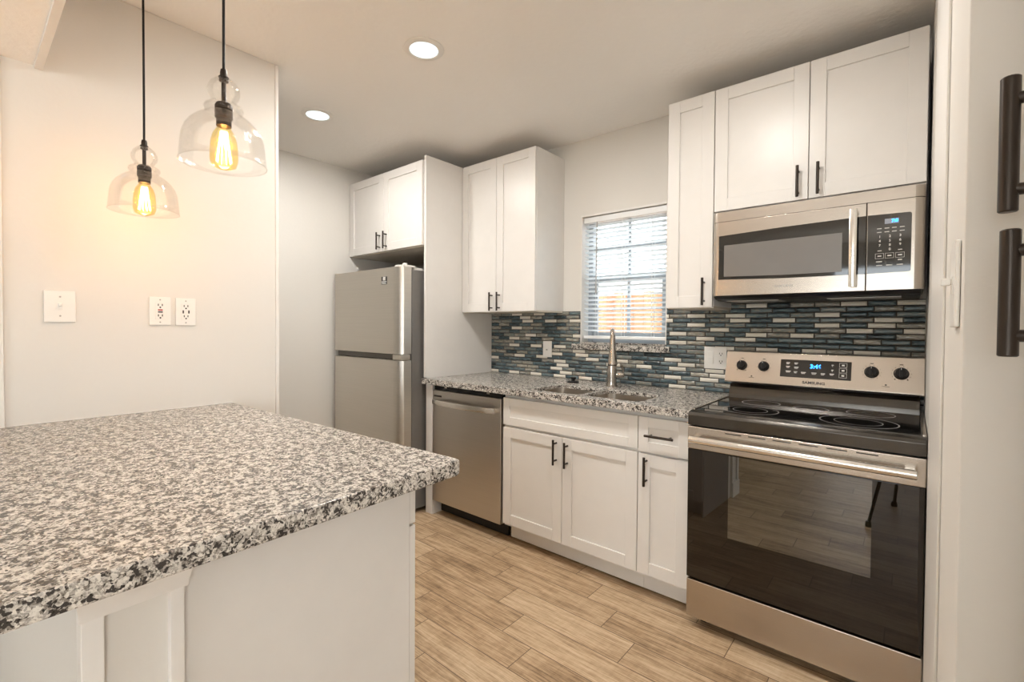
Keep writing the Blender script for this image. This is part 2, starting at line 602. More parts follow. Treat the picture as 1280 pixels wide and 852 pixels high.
def text(body, size, mat, parent, name, loc, rot=(pi / 2, 0, 0), align='CENTER', ext=0.0004, bold=0.0, sx=1.0):
    cu = bpy.data.curves.new(name + '_curve', 'FONT')
    cu.body = body
    cu.size = size
    cu.extrude = ext
    cu.offset = bold
    cu.align_x = align
    cu.align_y = 'CENTER'
    tmp = bpy.data.objects.new(name + '_tmp', cu)
    COL.objects.link(tmp)
    dg = bpy.context.evaluated_depsgraph_get()
    me = bpy.data.meshes.new_from_object(tmp.evaluated_get(dg))
    bpy.data.objects.remove(tmp)
    from mathutils import Euler
    me.transform(Matrix.Translation(loc) @ Euler(rot).to_matrix().to_4x4() @ Matrix.Diagonal((sx, 1, 1, 1)))
    me.materials.clear()
    me.materials.append(M[mat])
    me.name = name
    o = bpy.data.objects.new(name, me)
    COL.objects.link(o)
    o.parent = parent
    o.matrix_parent_inverse = WORLD[parent.name].inverted()
    WORLD[o.name] = Matrix.Identity(4)
    return o


def structure(o):
    o['kind'] = 'structure'
    return o


# ------------------------------------------------------------------ room shell
CZ = 2.495
XR = 0.780          # kitchen right wall face
XS = -1.583         # partition with the switch
XL = -2.672         # fridge alcove wall

structure(MB().box(-3.2, 4.2, -6.6, 0.14, -0.12, 0.0).build('floor', 'floor'))
structure(MB().box(-3.2, 4.2, -6.6, 0.14, CZ, CZ + 0.12).build('ceiling', 'ceil'))
wx0, wx1, wz0, wz1 = -0.943, -0.355, 1.154, 1.997
w = MB()
w.box(-3.2, wx0, 0, 0.14, 0, CZ)
w.box(wx1, 4.2, 0, 0.14, 0, CZ)
w.box(wx0, wx1, 0, 0.14, 0, wz0)
w.box(wx0, wx1, 0, 0.14, wz1, CZ)
structure(w.build('wall_back', 'wall'))
structure(MB().box(XL - 0.12, XL, -3.3, 0, 0, CZ).build('wall_left', 'wall'))
structure(MB().box(XL - 0.12, XS - 0.12, -3.42, -3.3, 0, CZ).build('wall_left_hall', 'wall'))
structure(MB().box(XS - 0.12, XS, -6.6, -1.69, 0, CZ, 0.004).build('wall_left_near', 'wall'))
w = MB()
w.box(XR, 1.35, -1.850, 0, 0, CZ, 0.004)
structure(w.build('wall_right', 'wall'))
structure(MB().box(1.35, 4.2, -1.98, -1.850, 0, CZ).build('wall_right_return', 'wall'))
w = MB()
w.box(4.0, 4.15, -6.6, -5.5, 0, CZ).box(4.0, 4.15, -3.3, -1.9, 0, CZ)
w.box(4.0, 4.15, -5.5, -3.3, 0, 0.4).box(4.0, 4.15, -5.5, -3.3, 2.3, CZ)
structure(w.build('wall_right_far', 'wall'))
w = MB()
w.box(-1.7, -0.2, -6.6, -6.45, 0, CZ).box(2.0, 4.15, -6.6, -6.45, 0, CZ)
w.box(-0.2, 2.0, -6.6, -6.45, 0, 0.6).box(-0.2, 2.0, -6.6, -6.45, 2.2, CZ)
structure(w.build('wall_rear', 'wall'))
# trim: corner casing on the right wall, wall end casing, casing line at the left frame edge, caulk bead
structure(MB().box(XR - 0.005, XR, -1.46, -0.83, 0, CZ - 0.001, 0.002).build('trim_1', 'trim'))
structure(MB().box(XS - 0.124, XS + 0.005, -1.698, -1.682, 0, CZ - 0.001, 0.003).build('trim_2', 'trim'))
structure(MB().box(XS, XS + 0.012, -2.665, -2.580, 0.0, 2.14, 0.003).build('trim_3', 'trim'))
structure(MB().box(XS, XS + 0.012, -6.4, -2.97, 0.0, 0.11, 0.003).build('baseboard_left', 'trim'))

# soffit with a trim board along its kitchen edge
w = MB()
w.box(XS, 0.60, -3.1, -2.481, 2.150, CZ - 0.001)
sf = structure(w.build('ceiling_soffit', 'ceil'))
t_ = MB().box(XS + 0.001, 0.601, -2.501, -2.4795, 2.140, 2.152, 0.0015)
t_.build('soffit_trim', 'trim', sf)

# rear windows (behind the photographer)
def big_window(name, axis, a0, a1, z0, z1, c, n):
    root = thing(name, ((a0 + a1) / 2, c, z0) if axis == 'x' else (c, (a0 + a1) / 2, z0), None, None, kind='structure')
    m = MB()
    def B(u0, u1, d0, d1, q0, q1):
        if axis == 'x':
            m.box(u0, u1, c + d0, c + d1, q0, q1, 0.003)
        else:
            m.box(c + d0, c + d1, u0, u1, q0, q1, 0.003)
    B(a0, a1, -0.03, 0.03, z0, z0 + 0.06)
    B(a0, a1, -0.03, 0.03, z1 - 0.06, z1)
    for i in range(n + 1):
        u = a0 + (a1 - a0 - 0.06) * i / n
        B(u, u + 0.06, -0.028, 0.028, z0 + 0.055, z1 - 0.055)
    m.build('window_frame', 'vinyl', root)
    m = MB()
    def Bp():
        if axis == 'x':
            m.box(a0 + 0.03, a1 - 0.03, c - 0.004, c + 0.004, z0 + 0.03, z1 - 0.03)
        else:
            m.box(c - 0.004, c + 0.004, a0 + 0.03, a1 - 0.03, z0 + 0.03, z1 - 0.03)
    Bp()
    m.build('window_pane', 'pane', root)
big_window('window_2', 'x', -0.2, 2.0, 0.6, 2.2, -6.52, 2)
big_window('window_3', 'y', -5.5, -3.3, 0.4, 2.3, 4.07, 2)

# ------------------------------------------------------------------ kitchen window
win = thing('window_1', ((wx0 + wx1) / 2, 0.1, wz0), None, None, kind='structure')
w = MB()
fy0, fy1 = 0.085, 0.132
w.box(wx0, wx0 + 0.04, fy0, fy1, wz0, wz1, 0.003).box(wx1 - 0.04, wx1, fy0, fy1, wz0, wz1, 0.003)
w.box(wx0 + 0.04, wx1 - 0.04, fy0, fy1, wz1 - 0.04, wz1, 0.003).box(wx0 + 0.04, wx1 - 0.04, fy0, fy1, wz0, wz0 + 0.045, 0.003)
w.build('window_frame', 'winframe', win)
w = MB()
sx0, sx1 = wx0 + 0.04, wx1 - 0.04
w.box(sx0, sx1, 0.09, 0.118, 1.560, 1.605, 0.003)
w.box(sx0, sx0 + 0.03, 0.092, 0.116, wz0 + 0.045, 1.56, 0.002).box(sx1 - 0.03, sx1, 0.092, 0.116, wz0 + 0.045, 1.56, 0.002)
w.box(sx0 + 0.03, sx1 - 0.03, 0.092, 0.116, wz0 + 0.045, wz0 + 0.075, 0.002)
w.build('sash', 'winframe', win)
w = MB()
xm = (wx0 + wx1) / 2
w.box(xm - 0.010, xm + 0.010, 0.098, 0.112, wz0 + 0.07, 1.562, 0.002).box(xm - 0.010, xm + 0.010, 0.104, 0.118, 1.603, wz1 - 0.038, 0.002)
w.box(sx0, sx1, 0.1045, 0.1175, 1.775, 1.795, 0.002).box(sx0 + 0.03, sx1 - 0.03, 0.0985, 0.1115, 1.375, 1.393, 0.002)
w.build('grille', 'winframe', win)
w = MB().box(sx0 + 0.002, sx1 - 0.002, 0.119, 0.123, wz0 + 0.046, wz1 - 0.042)
w.build('window_pane', 'pane', win)
# reveal lining
w = MB()
w.box(wx0, wx0 + 0.008, -0.004, 0.084, wz0, wz1, 0.001).box(wx1 - 0.008, wx1, -0.004, 0.084, wz0, wz1, 0.001)
w.box(wx0 + 0.008, wx1 - 0.008, -0.004, 0.084, wz1 - 0.012, wz1, 0.001)
w.build('window_jamb', 'trim', win)
w = MB().box(-0.995, -0.330, -0.030, -0.009, 1.116, 1.152, 0.003)
w.box(wx0 + 0.001, wx1 - 0.001, -0.010, 0.084, 1.155, 1.163)
w.build('window_sill', 'granite', win)

# blind
bl = thing('window_blind', ((wx0 + wx1) / 2, 0.035, 1.19), 'white horizontal slatted blind hanging in the kitchen window above the sink', 'blind')
bx0, bx1 = wx0 + 0.012, wx1 - 0.012
MB().box(bx0, bx1, 0.012, 0.056, 1.945, 1.982, 0.003).build('headrail', 'slat', bl)
w = MB()
zz = 1.925
while zz > 1.225:
    mt = Matrix.Translation((0, 0.035, zz)) @ Matrix.Rotation(radians(-13), 4, 'X')
    w.box(bx0 + 0.003, bx1 - 0.003, -0.0185, 0.0185, -0.0014, 0.0014, mat=mt)
    zz -= 0.0285
w.build('slats', 'slats', bl)
MB().box(bx0 + 0.003, bx1 - 0.003, 0.014, 0.056, 1.186, 1.206, 0.004).build('bottom_rail', 'slat', bl)
for cx_ in (bx0 + 0.09, (bx0 + bx1) / 2 - 0.005, bx1 - 0.09):
    w = MB()
    w.tube([(cx_, 0.0145, 1.195), (cx_, 0.0145, 1.95)], 0.0011, 6)
    w.tube([(cx_, 0.0555, 1.195), (cx_, 0.0555, 1.95)], 0.0011, 6)
    w.build('ladder_cord', 'slat', bl)
w = MB().tube([(wx0 + 0.115, 0.003, 1.945), (wx0 + 0.113, 0.001, 1.53)], 0.0035, 8)
w.lathe([(0.0, 0.0), (0.005, 0.004), (0.005, 0.05), (0.0, 0.054)], (wx0 + 0.113, 0.001, 1.48), seg=10)
w.build('tilt_wand', 'grey', bl)

# ------------------------------------------------------------------ outside
structure(MB().box(-12, 8, 0.2, 14, -0.32, -0.2).build('ground', 'ground'))
structure(MB().box(-9, 12, -18, -6.65, -0.32, -0.2).build('bounce_ground', 'bounce'))  # unseen pale slab added to bounce daylight up through the rear windows
fn = thing('privacy_fence', (-2.2, 3.0, -0.2), 'orange-brown wooden board fence outside behind the kitchen window', 'fence')
w = MB()
x = -6.0
i = 0
while x < 2.0:
    w.box(x, x + 0.138, 3.0, 3.02, -0.18, 1.70 + 0.01 * ((i * 7) % 3), 0.002, 1)
    x += 0.142
    i += 1
w.build('boards', 'fence', fn)
for z_ in (0.15, 0.9, 1.5):
    MB().box(-6.0, 2.0, 3.021, 3.06, z_, z_ + 0.09, 0.003).build('rail', 'fence', fn)
hs = thing('neighbour_house', (-5.5, 9.5, -0.2), 'pale siding house seen above the fence through the blind', 'house')
MB().box(-13, 2, 9.5, 12.5, -0.2, 2.7).build('siding', 'siding', hs)
w = MB().prism([(9.1, 2.6), (12.9, 2.6), (11.0, 3.6)], 'x', -13.3, 2.3)
w.build('roof', 'grey', hs)
w = MB().box(-6.2, -5.0, 9.42, 9.50, 1.0, 2.3, 0.01)
w.build('window_trim', 'vinyl', hs)
MB().box(-6.1, -5.1, 9.40, 9.43, 1.1, 2.2, 0.004).build('window_glass', 'lcd', hs)

# ------------------------------------------------------------------ backsplash
w = MB()
ty = -0.009
w.box(-1.741, wx0 - 0.001, ty, -0.0005, 0.9135, 1.367)
w.box(wx0 - 0.001, wx1 + 0.001, ty, -0.0005, 0.9135, wz0 - 0.002)
w.box(wx1 + 0.001, XR - 0.002, ty, -0.0005, 0.9135, 1.392)
structure(w.build('wall_backsplash', 'mosaic'))


# ------------------------------------------------------------------ cabinet helpers
def shaker(name, x0, x1, z0, z1, yf, parent, rail=0.058, th=0.020, rec=0.008, local=False):
    m = MB()
    yb = yf + th
    m.box(x0, x0 + rail, yf, yb, z0, z1, 0.0012, 1).box(x1 - rail, x1, yf, yb, z0, z1, 0.0012, 1)
    m.box(x0 + rail, x1 - rail, yf, yb, z1 - rail, z1, 0.0012, 1).box(x0 + rail, x1 - rail, yf, yb, z0, z0 + rail, 0.0012, 1)
    # recessed panel with a sloped inner edge
    a, b_, c, d = x0 + rail - 0.001, x1 - rail + 0.001, z0 + rail - 0.001, z1 - rail + 0.001
    m.box(a, b_, yf + rec, yb - 0.003, c, d)
    return m.build(name, 'cab', parent, local=local)


def pull(parent, c, vertical=True, length=0.133, r=0.006, normal=(0, -1, 0), off=0.032, name='handle', post=0.34):
    m = MB()
    c = Vector(c)
    n = Vector(normal)
    ax = Vector((0, 0, 1)) if vertical else (Vector((1, 0, 0)) if abs(n.y) > 0.5 else Vector((0, 1, 0)))
    a = c + n * off
    h = length / 2
    m.tube([a - ax * h, a - ax * (h - 0.0012), a + ax * (h - 0.0012), a + ax * h], [r * 0.85, r, r, r * 0.85], 16)
    for s in (-1, 1):
        p = c + ax * (s * length * post)
        m.tube([p + n * 0.0003, p + n * off], r * 0.78, 12)
    return m.build(name, 'bronze', parent)


def carcass(name, parent, x0, x1, y0, y1, z0, z1, mat='cab'):
    return MB().box(x0, x1, y0, y1, z0, z1, 0.001, 1).build(name, mat, parent)


# ------------------------------------------------------------------ upper cabinets
UZ, UB = 2.400, 1.3585
UY = -0.303
c1 = thing('wall_cabinet', (-1.425, 0, UB), 'tall white two-door wall cabinet left of the window', 'cabinet')
carcass('body', c1, -1.7415, -1.081, UY, -0.001, UB + 0.010, UZ)
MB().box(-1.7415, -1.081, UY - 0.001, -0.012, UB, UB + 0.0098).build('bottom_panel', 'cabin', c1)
d = shaker('door', -1.741, -1.414, UB + 0.004, UZ - 0.002, UY - 0.0205, c1)
pull(d, (-1.446, UY - 0.0205, UB + 0.072), length=0.125)
d = shaker('door', -1.411, -1.0825, UB + 0.004, UZ - 0.002, UY - 0.0205, c1)
pull(d, (-1.378, UY - 0.0205, UB + 0.072), length=0.125)

c2 = thing('wall_cabinet', (-0.114, 0, UB), 'narrow white single-door wall cabinet between the window and the microwave', 'cabinet')
carcass('body', c2, -0.228, -0.001, UY, -0.0095, UB + 0.010, UZ)
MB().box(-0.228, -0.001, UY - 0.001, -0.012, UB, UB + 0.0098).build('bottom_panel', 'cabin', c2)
d = shaker('door', -0.2275, -0.0025, UB + 0.004, UZ - 0.002, UY - 0.0205, c2)
pull(d, (-0.040, UY - 0.0205, UB + 0.080))

c3 = thing('wall_cabinet', (0.383, 0, 1.812), 'wide white two-door wall cabinet above the microwave', 'cabinet')
carcass('body', c3, 0.001, 0.768, UY, -0.001, 1.812, UZ)
d = shaker('door', 0.0015, 0.3855, 1.818, UZ - 0.002, UY - 0.0205, c3)
pull(d, (0.350, UY - 0.0205, 1.892))
d = shaker('door', 0.3885, 0.7665, 1.818, UZ - 0.002, UY - 0.0205, c3)
pull(d, (0.424, UY - 0.0205, 1.892))

c4 = thing('wall_cabinet', (-2.2, 0, 1.80), 'short deep white two-door cabinet above the refrigerator', 'cabinet')
carcass('body', c4, -2.664, -1.766, -0.648, -0.001, 1.812, 2.372)
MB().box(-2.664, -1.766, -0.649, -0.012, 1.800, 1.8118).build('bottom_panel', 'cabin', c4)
d = shaker('door', -2.663, -2.2110, 1.805, 2.370, -0.670, c4)
pull(d, (-2.250, -0.670, 1.880), length=0.125)
d = shaker('door', -2.2080, -1.767, 1.805, 2.370, -0.670, c4)
pull(d, (-2.168, -0.670, 1.880), length=0.125)

ep = MB()
ep.box(-1.764, -1.744, -0.655, -0.001, 0.916, 2.40, 0.001, 1)
ep.box(-1.764, -1.744, -0.632, -0.001, 0.0, 0.917, 0.001, 1)
ep.box(-1.764, -1.698, -0.633, -0.612, 0.0, 0.8755, 0.001, 1)
ep.box(-1.744, -1.698, -0.6125, -0.50, 0.0, 0.10, 0.001, 1)
epo = ep.build('partition_panel', 'cab')
tag(epo, 'full-height white end panel standing between refrigerator and dishwasher', 'panel')

# ------------------------------------------------------------------ base cabinets
BY = -0.616
c5 = thing('sink_base_cabinet', (-0.65, 0, 0), 'white two-door base cabinet under the sink', 'cabinet')
w = MB()
w.box(-1.066, -1.048, BY, -0.012, 0.105, 0.875).box(-0.247, -0.2285, BY, -0.012, 0.105, 0.875)
w.box(-1.048, -0.247, BY, -0.012, 0.105, 0.123).box(-1.048, -0.247, -0.03, -0.012, 0.123, 0.875)
w.box(-1.048, -0.247, BY, BY + 0.02, 0.835, 0.875).box(-1.048, -0.247, BY, BY + 0.02, 0.67, 0.70)
w.build('body', 'cab', c5)
MB().box(-1.066, -0.2285, -0.555, -0.535, 0.012, 0.104, 0.001, 1).build('toe_kick', 'cab', c5)
shaker('drawer_front', -1.064, -0.2305, 0.698, 0.852, BY - 0.0205, c5, rail=0.045)
d = shaker('door', -1.064, -0.6535, 0.122, 0.682, BY - 0.0205, c5)
pull(d, (-0.688, BY - 0.0205, 0.604))
d = shaker('door', -0.6505, -0.2305, 0.122, 0.682, BY - 0.0205, c5)
pull(d, (-0.618, BY - 0.0205, 0.600))

c6 = thing('drawer_base_cabinet', (-0.114, 0, 0), 'narrow white base cabinet with one drawer beside the range', 'cabinet')
carcass('body', c6, -0.2275, 0.012, BY, -0.012, 0.105, 0.875)
MB().box(-0.2275, 0.012, -0.555, -0.535, 0.012, 0.104, 0.001, 1).build('toe_kick', 'cab', c6)
d = shaker('drawer', -0.2265, 0.010, 0.690, 0.852, BY - 0.0205, c6, rail=0.048)
pull(d, (-0.118, BY - 0.0205, 0.772), vertical=False)
d = shaker('door', -0.2265, 0.010, 0.122, 0.680, BY - 0.0205, c6)
pull(d, (-0.184, BY - 0.0205, 0.606))

# ------------------------------------------------------------------ worktop with two-bowl cut-out
CT, CB = 0.912, 0.876
sx = [-1.742, -0.895, -0.575, -0.545, -0.222, 0.0185]
sy = [-0.660, -0.600, -0.335, -0.0095]
w = MB()
bm = w.bm
def slab(poly_outer, holes, z0, z1):
    from mathutils.geometry import tessellate_polygon
    loops = [[Vector((p[0], p[1], 0)) for p in poly_outer]] + [[Vector((p[0], p[1], 0)) for p in h] for h in holes]
    flat = [p for l in loops for p in l]
    tris = tessellate_polygon(loops)
    for z in (z0, z1):
        vs = [bm.verts.new((p.x, p.y, z)) for p in flat]
        for t in tris:
            try:
                bm.faces.new([vs[i] for i in t])
            except ValueError:
                pass
        if z == z0:
            lo = vs
        else:
            hi = vs
    k = 0
    for l in loops:
        n = len(l)
        for i in range(n):
            a, b_ = k + i, k + (i + 1) % n
            bm.faces.new((lo[a], lo[b_], hi[b_], hi[a]))
        k += n
def rrect(x0, x1, y0, y1, r, n=5):
    pts = []
    for cx_, cy_, a in ((x1 - r, y1 - r, 0), (x0 + r, y1 - r, pi / 2), (x0 + r, y0 + r, pi), (x1 - r, y0 + r, 3 * pi / 2)):
        for i in range(n + 1):
            t = a + pi / 2 * i / n
            pts.append((cx_ + r * cos(t), cy_ + r * sin(t)))
    return pts
outer = [(-1.742, -0.0095), (-1.742, -0.656), (-1.766, -0.656), (-1.768, -0.658), (-1.768, -0.666), (-1.763, -0.672), (0.0185, -0.672), (0.0185, -0.0095)]
holes = [rrect(-0.895, -0.580, -0.605, -0.310, 0.05), rrect(-0.556, -0.240, -0.605, -0.310, 0.05)]
slab(outer, holes, CB + 0.016, CT)
slab([(-1.742, -0.642), (-1.742, -0.656), (-1.766, -0.656), (-1.768, -0.658), (-1.768, -0.666), (-1.763, -0.672), (0.0185, -0.672), (0.0185, -0.642)], [], CB, CB + 0.0161)
# small arris along the front edge
bmesh.ops.remove_doubles(bm, verts=bm.verts, dist=1e-5)
wt = w.build('worktop', 'granite')
bv = wt.modifiers.new('arris', 'BEVEL')
bv.width = 0.004
bv.segments = 2
bv.limit_method = 'ANGLE'
bv.angle_limit = radians(60)
tag(wt, 'speckled grey granite worktop over the base cabinets and dishwasher', 'worktop')

# sink
sk = thing('sink', (-0.56, -0.47, 0.70), 'undermount stainless double-bowl sink in the granite worktop', 'sink')
for (x0, x1, dep) in ((-0.899, -0.576, 0.20), (-0.560, -0.236, 0.20)):
    w = MB()
    bm = w.bm
    loops = []
    for (ins, z, r) in ((-0.012, 0.8912, 0.055), (0.0, 0.8912, 0.05), (0.0, 0.88, 0.05), (0.006, 0.72, 0.05), (0.02, 0.695, 0.05), (0.06, 0.686, 0.04)):
        if ins < 0:
            pts = rrect(x0 - 0.004, x1 + 0.004, -0.614, -0.301, r)
        else:
            pts = rrect(x0 + ins, x1 - ins, -0.609 + ins, -0.306 - ins, r)
        loops.append([bm.verts.new((p[0], p[1], z)) for p in pts])
    for a, b_ in zip(loops, loops[1:]):
        n = len(a)
        for i in range(n):
            bm.faces.new((a[i], a[(i + 1) % n], b_[(i + 1) % n], b_[i]))
    bm.faces.new(loops[-1])
    bw = w.build('bowl', 'sink', sk)
    so = bw.modifiers.new('gauge', 'SOLIDIFY')
    so.thickness = 0.0012
    so.offset = 1.0
    xc = (x0 + x1) / 2
    w = MB().lathe([(0.0, 0.6885), (0.02, 0.6885), (0.03, 0.690), (0.042, 0.6905), (0.043, 0.6875)], (xc, -0.47, 0), seg=24)
    w.build('drain', 'nickel', sk)

# faucet: tapered body, side lever and a pull-down spout swung towards the room
fx, fyy = -0.617, -0.170
fc = thing('faucet', (fx, fyy, CT), 'brushed nickel pull-down faucet with side lever behind the sink', 'faucet')
FD = Vector((0.50, -0.866, 0))
FS = Vector((0.866, 0.50, 0))
F0 = Vector((fx, fyy, CT))
def fp(d, z, s_=0.0):
    return F0 + FD * d + FS * s_ + Vector((0, 0, z))
w = MB()
w.lathe([(0.0, 0.0003), (0.034, 0.0003), (0.034, 0.006), (0.030, 0.010), (0.027, 0.03), (0.0285, 0.075), (0.026, 0.12), (0.020, 0.16), (0.0175, 0.20), (0.0165, 0.24), (0.0, 0.242)], (fx, fyy, CT), seg=28)
w.build('body', 'nickel', fc)
w = MB()
arc = [fp(0.040 - 0.040 * cos(pi * i / 12), 0.275 + 0.058 * sin(pi * i / 12)) for i in range(13)]
w.tube([fp(0, 0.20)] + arc + [fp(0.082, 0.255)], 0.0125, 16)
w.build('spout', 'nickel', fc)
w = MB()
w.tube([fp(0.079, 0.305), fp(0.082, 0.275), fp(0.086, 0.225), fp(0.092, 0.165), fp(0.094, 0.140), fp(0.094, 0.136)], [0.0140, 0.0160, 0.0185, 0.0245, 0.0285, 0.027], 24)
w.build('spray_head', 'nickel', fc)
MB().tube([fp(0.094, 0.1359), fp(0.0942, 0.131)], 0.025, 20).build('spray_face', 'black', fc)
w = MB()
w.tube([fp(0, 0.066, 0.015), fp(0, 0.068, 0.055), fp(0, 0.069, 0.068), fp(0, 0.069, 0.074)], [0.017, 0.0165, 0.013, 0.006], 18)
w.tube([fp(0.0, 0.075, 0.066), fp(0.004, 0.10, 0.064), fp(0.006, 0.128, 0.054)], [0.0065, 0.0055, 0.0075], 12)
w.build('lever', 'nickel', fc)

w = MB().lathe([(0.0, 0.0003), (0.036, 0.0003), (0.038, 0.004), (0.034, 0.009), (0.012, 0.011), (0.010, 0.022), (0.018, 0.028), (0.018, 0.034), (0.0, 0.036)], (-0.885, -0.175, CT), seg=24)
tag(w.build('sink_stopper', 'black'), 'small black sink stopper on the worktop behind the left bowl', 'stopper')

# ------------------------------------------------------------------ dishwasher
dw = thing('dishwasher', (-1.387, -0.3, 0), 'stainless steel dishwasher with bowed bar handle under the worktop', 'dishwasher')
MB().box(-1.688, -1.086, -0.585, -0.03, 0.10, 0.868).build('tub', 'black', dw)
MB().box(-1.692, -1.0825, -0.637, -0.590, 0.100, 0.840, 0.006, 3).build('door', 'steelv', dw)
MB().box(-1.690, -1.084, -0.622, -0.586, 0.8405, 0.868, 0.002).build('gap_strip', 'black', dw)  # black strip filling the open gap between door and worktop
for xx in (-1.575, -1.195):
    MB().box(xx - 0.012, xx + 0.012, -0.6265, -0.6222, 0.856, 0.8675, 0.001).build('mounting_clip', 'nickel', dw)
w = MB()
pts = []
for i in range(15):
    t = i / 14
    pts.append((-1.655 + t * 0.545, -0.664 - 0.028 * sin(pi * t) ** 0.6, 0.768))
prof = []
for p in pts:
    prof.append(p)
bm = w.bm
rings = []
for p in prof:
    rings.append([bm.verts.new((p[0], p[1] + dy, p[2] + dz)) for dy, dz in ((-0.006, -0.015), (-0.009, 0), (-0.006, 0.015), (0.004, 0.017), (0.008, 0), (0.004, -0.017))])
for a, b_ in zip(rings, rings[1:]):
    for k in range(6):
        bm.faces.new((a[k], a[(k + 1) % 6], b_[(k + 1) % 6], b_[k]))
bm.faces.new(rings[0])
bm.faces.new(rings[-1])
for xx in (-1.648, -1.117):
    w.box(xx - 0.008, xx + 0.008, -0.664, -0.6375, 0.756, 0.780, 0.002)
w.build('handle', 'chrome', dw, angle=60)
MB().box(-1.676, -1.600, -0.6388, -0.6372, 0.796, 0.808, 0.0006).build('vent_badge', 'slot', dw)
MB().box(-1.688, -1.086, -0.560, -0.545, 0.012, 0.099).build('kick_plate', 'black', dw)

# ------------------------------------------------------------------ range
rg = thing('range', (0.4, -0.35, 0), 'freestanding stainless steel electric range with black glass oven door', 'range')
RX0, RX1 = 0.021, 0.7765
MB().box(RX0 + 0.002, RX1 - 0.002, -0.640, -0.020, 0.045, 0.898).build('body', 'dsteel', rg)
w = MB()
w.box(RX0, RX1, -0.686, -0.642, 0.045, 0.204, 0.005, 3)
w.build('drawer', 'steel', rg)
for xx in (RX0 + 0.05, RX1 - 0.05):
    for yy in (-0.60, -0.08):
        MB().lathe([(0.0, 0.0), (0.018, 0.0), (0.018, 0.012), (0.010, 0.015), (0.010, 0.047), (0, 0.047)], (xx, yy, 0), seg=14).build('foot', 'black', rg)
dr = MB()
dr.box(RX0, RX1, -0.680, -0.642, 0.212, 0.848, 0.003, 2)
dr = dr.build('door', 'black', rg)
w = MB().box(RX0 + 0.001, RX1 - 0.001, -0.689, -0.6805, 0.214, 0.756, 0.002, 2)
w.build('door_glass', 'oglass', dr)
w = MB().box(0.184, 0.640, -0.6896, -0.6891, 0.421, 0.752)
w.build('oven_window', 'owin', dr)
w = MB()
w.box(RX0, RX1, -0.692, -0.6805, 0.757, 0.851, 0.004, 3)
w.build('door_band', 'steel', dr)
w = MB()
for i in range(6):
    xx = 0.17 + i * 0.085
    w.box(xx, xx + 0.06, -0.6926, -0.6921, 0.838, 0.842)
w.build('vent_slots', 'slot', dr)
w = MB()
w.tube([(RX0 + 0.022, -0.738, 0.806), (RX0 + 0.024, -0.738, 0.806), (RX1 - 0.024, -0.738, 0.806), (RX1 - 0.022, -0.738, 0.806)], [0.012, 0.0155, 0.0155, 0.012], 20)
for xx in (RX0 + 0.040, RX1 - 0.040):
    w.box(xx - 0.014, xx + 0.014, -0.735, -0.6922, 0.794, 0.818, 0.004)
w.build('handle', 'chrome', dr)
# cooktop
w = MB()
w.prism([(-0.690, 0.856), (-0.692, 0.898), (-0.684, 0.910), (-0.650, 0.9135), (-0.642, 0.9135), (-0.642, 0.856)], 'x', RX0, RX1, 0.002)
w.build('cooktop_front', 'dsteel', rg)
w = MB().box(RX0 + 0.012, RX1 - 0.012, -0.641, -0.155, 0.899, 0.9145, 0.002)
w.build('cooktop_glass', 'bglass', rg)
MB().box(RX0, RX0 + 0.0115, -0.641, -0.06, 0.899, 0.9185, 0.002).build('side_trim', 'steel', rg)
MB().box(RX1 - 0.0115, RX1, -0.641, -0.06, 0.899, 0.9185, 0.002).build('side_trim', 'steel', rg)
def annulus(cx_, cy_, r, wd, z):
    m = MB()
    n = 56
    a = [m.bm.verts.new((cx_ + (r - wd) * cos(2 * pi * i / n), cy_ + (r - wd) * sin(2 * pi * i / n), z)) for i in range(n)]
    b_ = [m.bm.verts.new((cx_ + r * cos(2 * pi * i / n), cy_ + r * sin(2 * pi * i / n), z)) for i in range(n)]
    for i in range(n):
        m.bm.faces.new((a[i], a[(i + 1) % n], b_[(i + 1) % n], b_[i]))
    return m
for (cx_, cy_, r) in ((0.215, -0.500, 0.108), (0.205, -0.265, 0.080), (0.405, -0.290, 0.068), (0.585, -0.495, 0.122), (0.610, -0.260, 0.082)):
    m = annulus(cx_, cy_, r, 0.004, 0.9148)
    n = 56
    if r > 0.1:
        a = annulus(cx_, cy_, r * 0.62, 0.003, 0.9148)
        me = bpy.data.meshes.new('tmp')
        a.bm.to_mesh(me)
        m.bm.from_mesh(me)
        a.bm.free()
        bpy.data.meshes.remove(me)
    m.build('burner_ring', 'ring', rg)
# riser and control backguard
w = MB().prism([(-0.154, 0.9125), (-0.150, 0.935), (-0.138, 0.968), (-0.128, 0.984), (-0.030, 0.984), (-0.030, 0.9125)], 'x', RX0 + 0.012, RX1 - 0.012, 0.002)
w.build('riser', 'dsteel', rg)
w = MB().box(RX0 + 0.03, RX1 - 0.03, -0.12, -0.035, 0.9845, 0.9925)
w.build('vent_gap', 'black', rg)
bgo = MB().prism([(-0.176, 0.998), (-0.172, 0.992), (-0.030, 0.992), (-0.030, 1.148), (-0.128, 1.148), (-0.133, 1.144)], 'x', RX0 - 0.004, RX1 + 0.002, 0.003).build('backguard', 'steel', rg)
BA = math.atan2(0.043, 0.146)      # backwards lean of the control face
def bgpt(x, z, d=0.0):
    t = (z - 0.998) / 0.146
    y = -0.176 + 0.043 * t
    return (x, y - d * cos(BA), z + d * sin(BA))
def on_bg(m, x0, x1, z0, z1, d0, d1, bev=0.0):
    xc, zc = (x0 + x1) / 2, (z0 + z1) / 2
    mt = Matrix.Translation(bgpt(xc, zc)) @ Matrix.Rotation(-BA, 4, 'X')
    return m.box(x0 - xc, x1 - xc, -d1, -d0, (z0 - zc), (z1 - zc), bev, mat=mt)
dp = on_bg(MB(), 0.262, 0.536, 1.034, 1.118, -0.001, 0.0012, 0.0004).build('display_panel', 'bglass', bgo)
tr = (pi / 2 - BA, 0, 0)
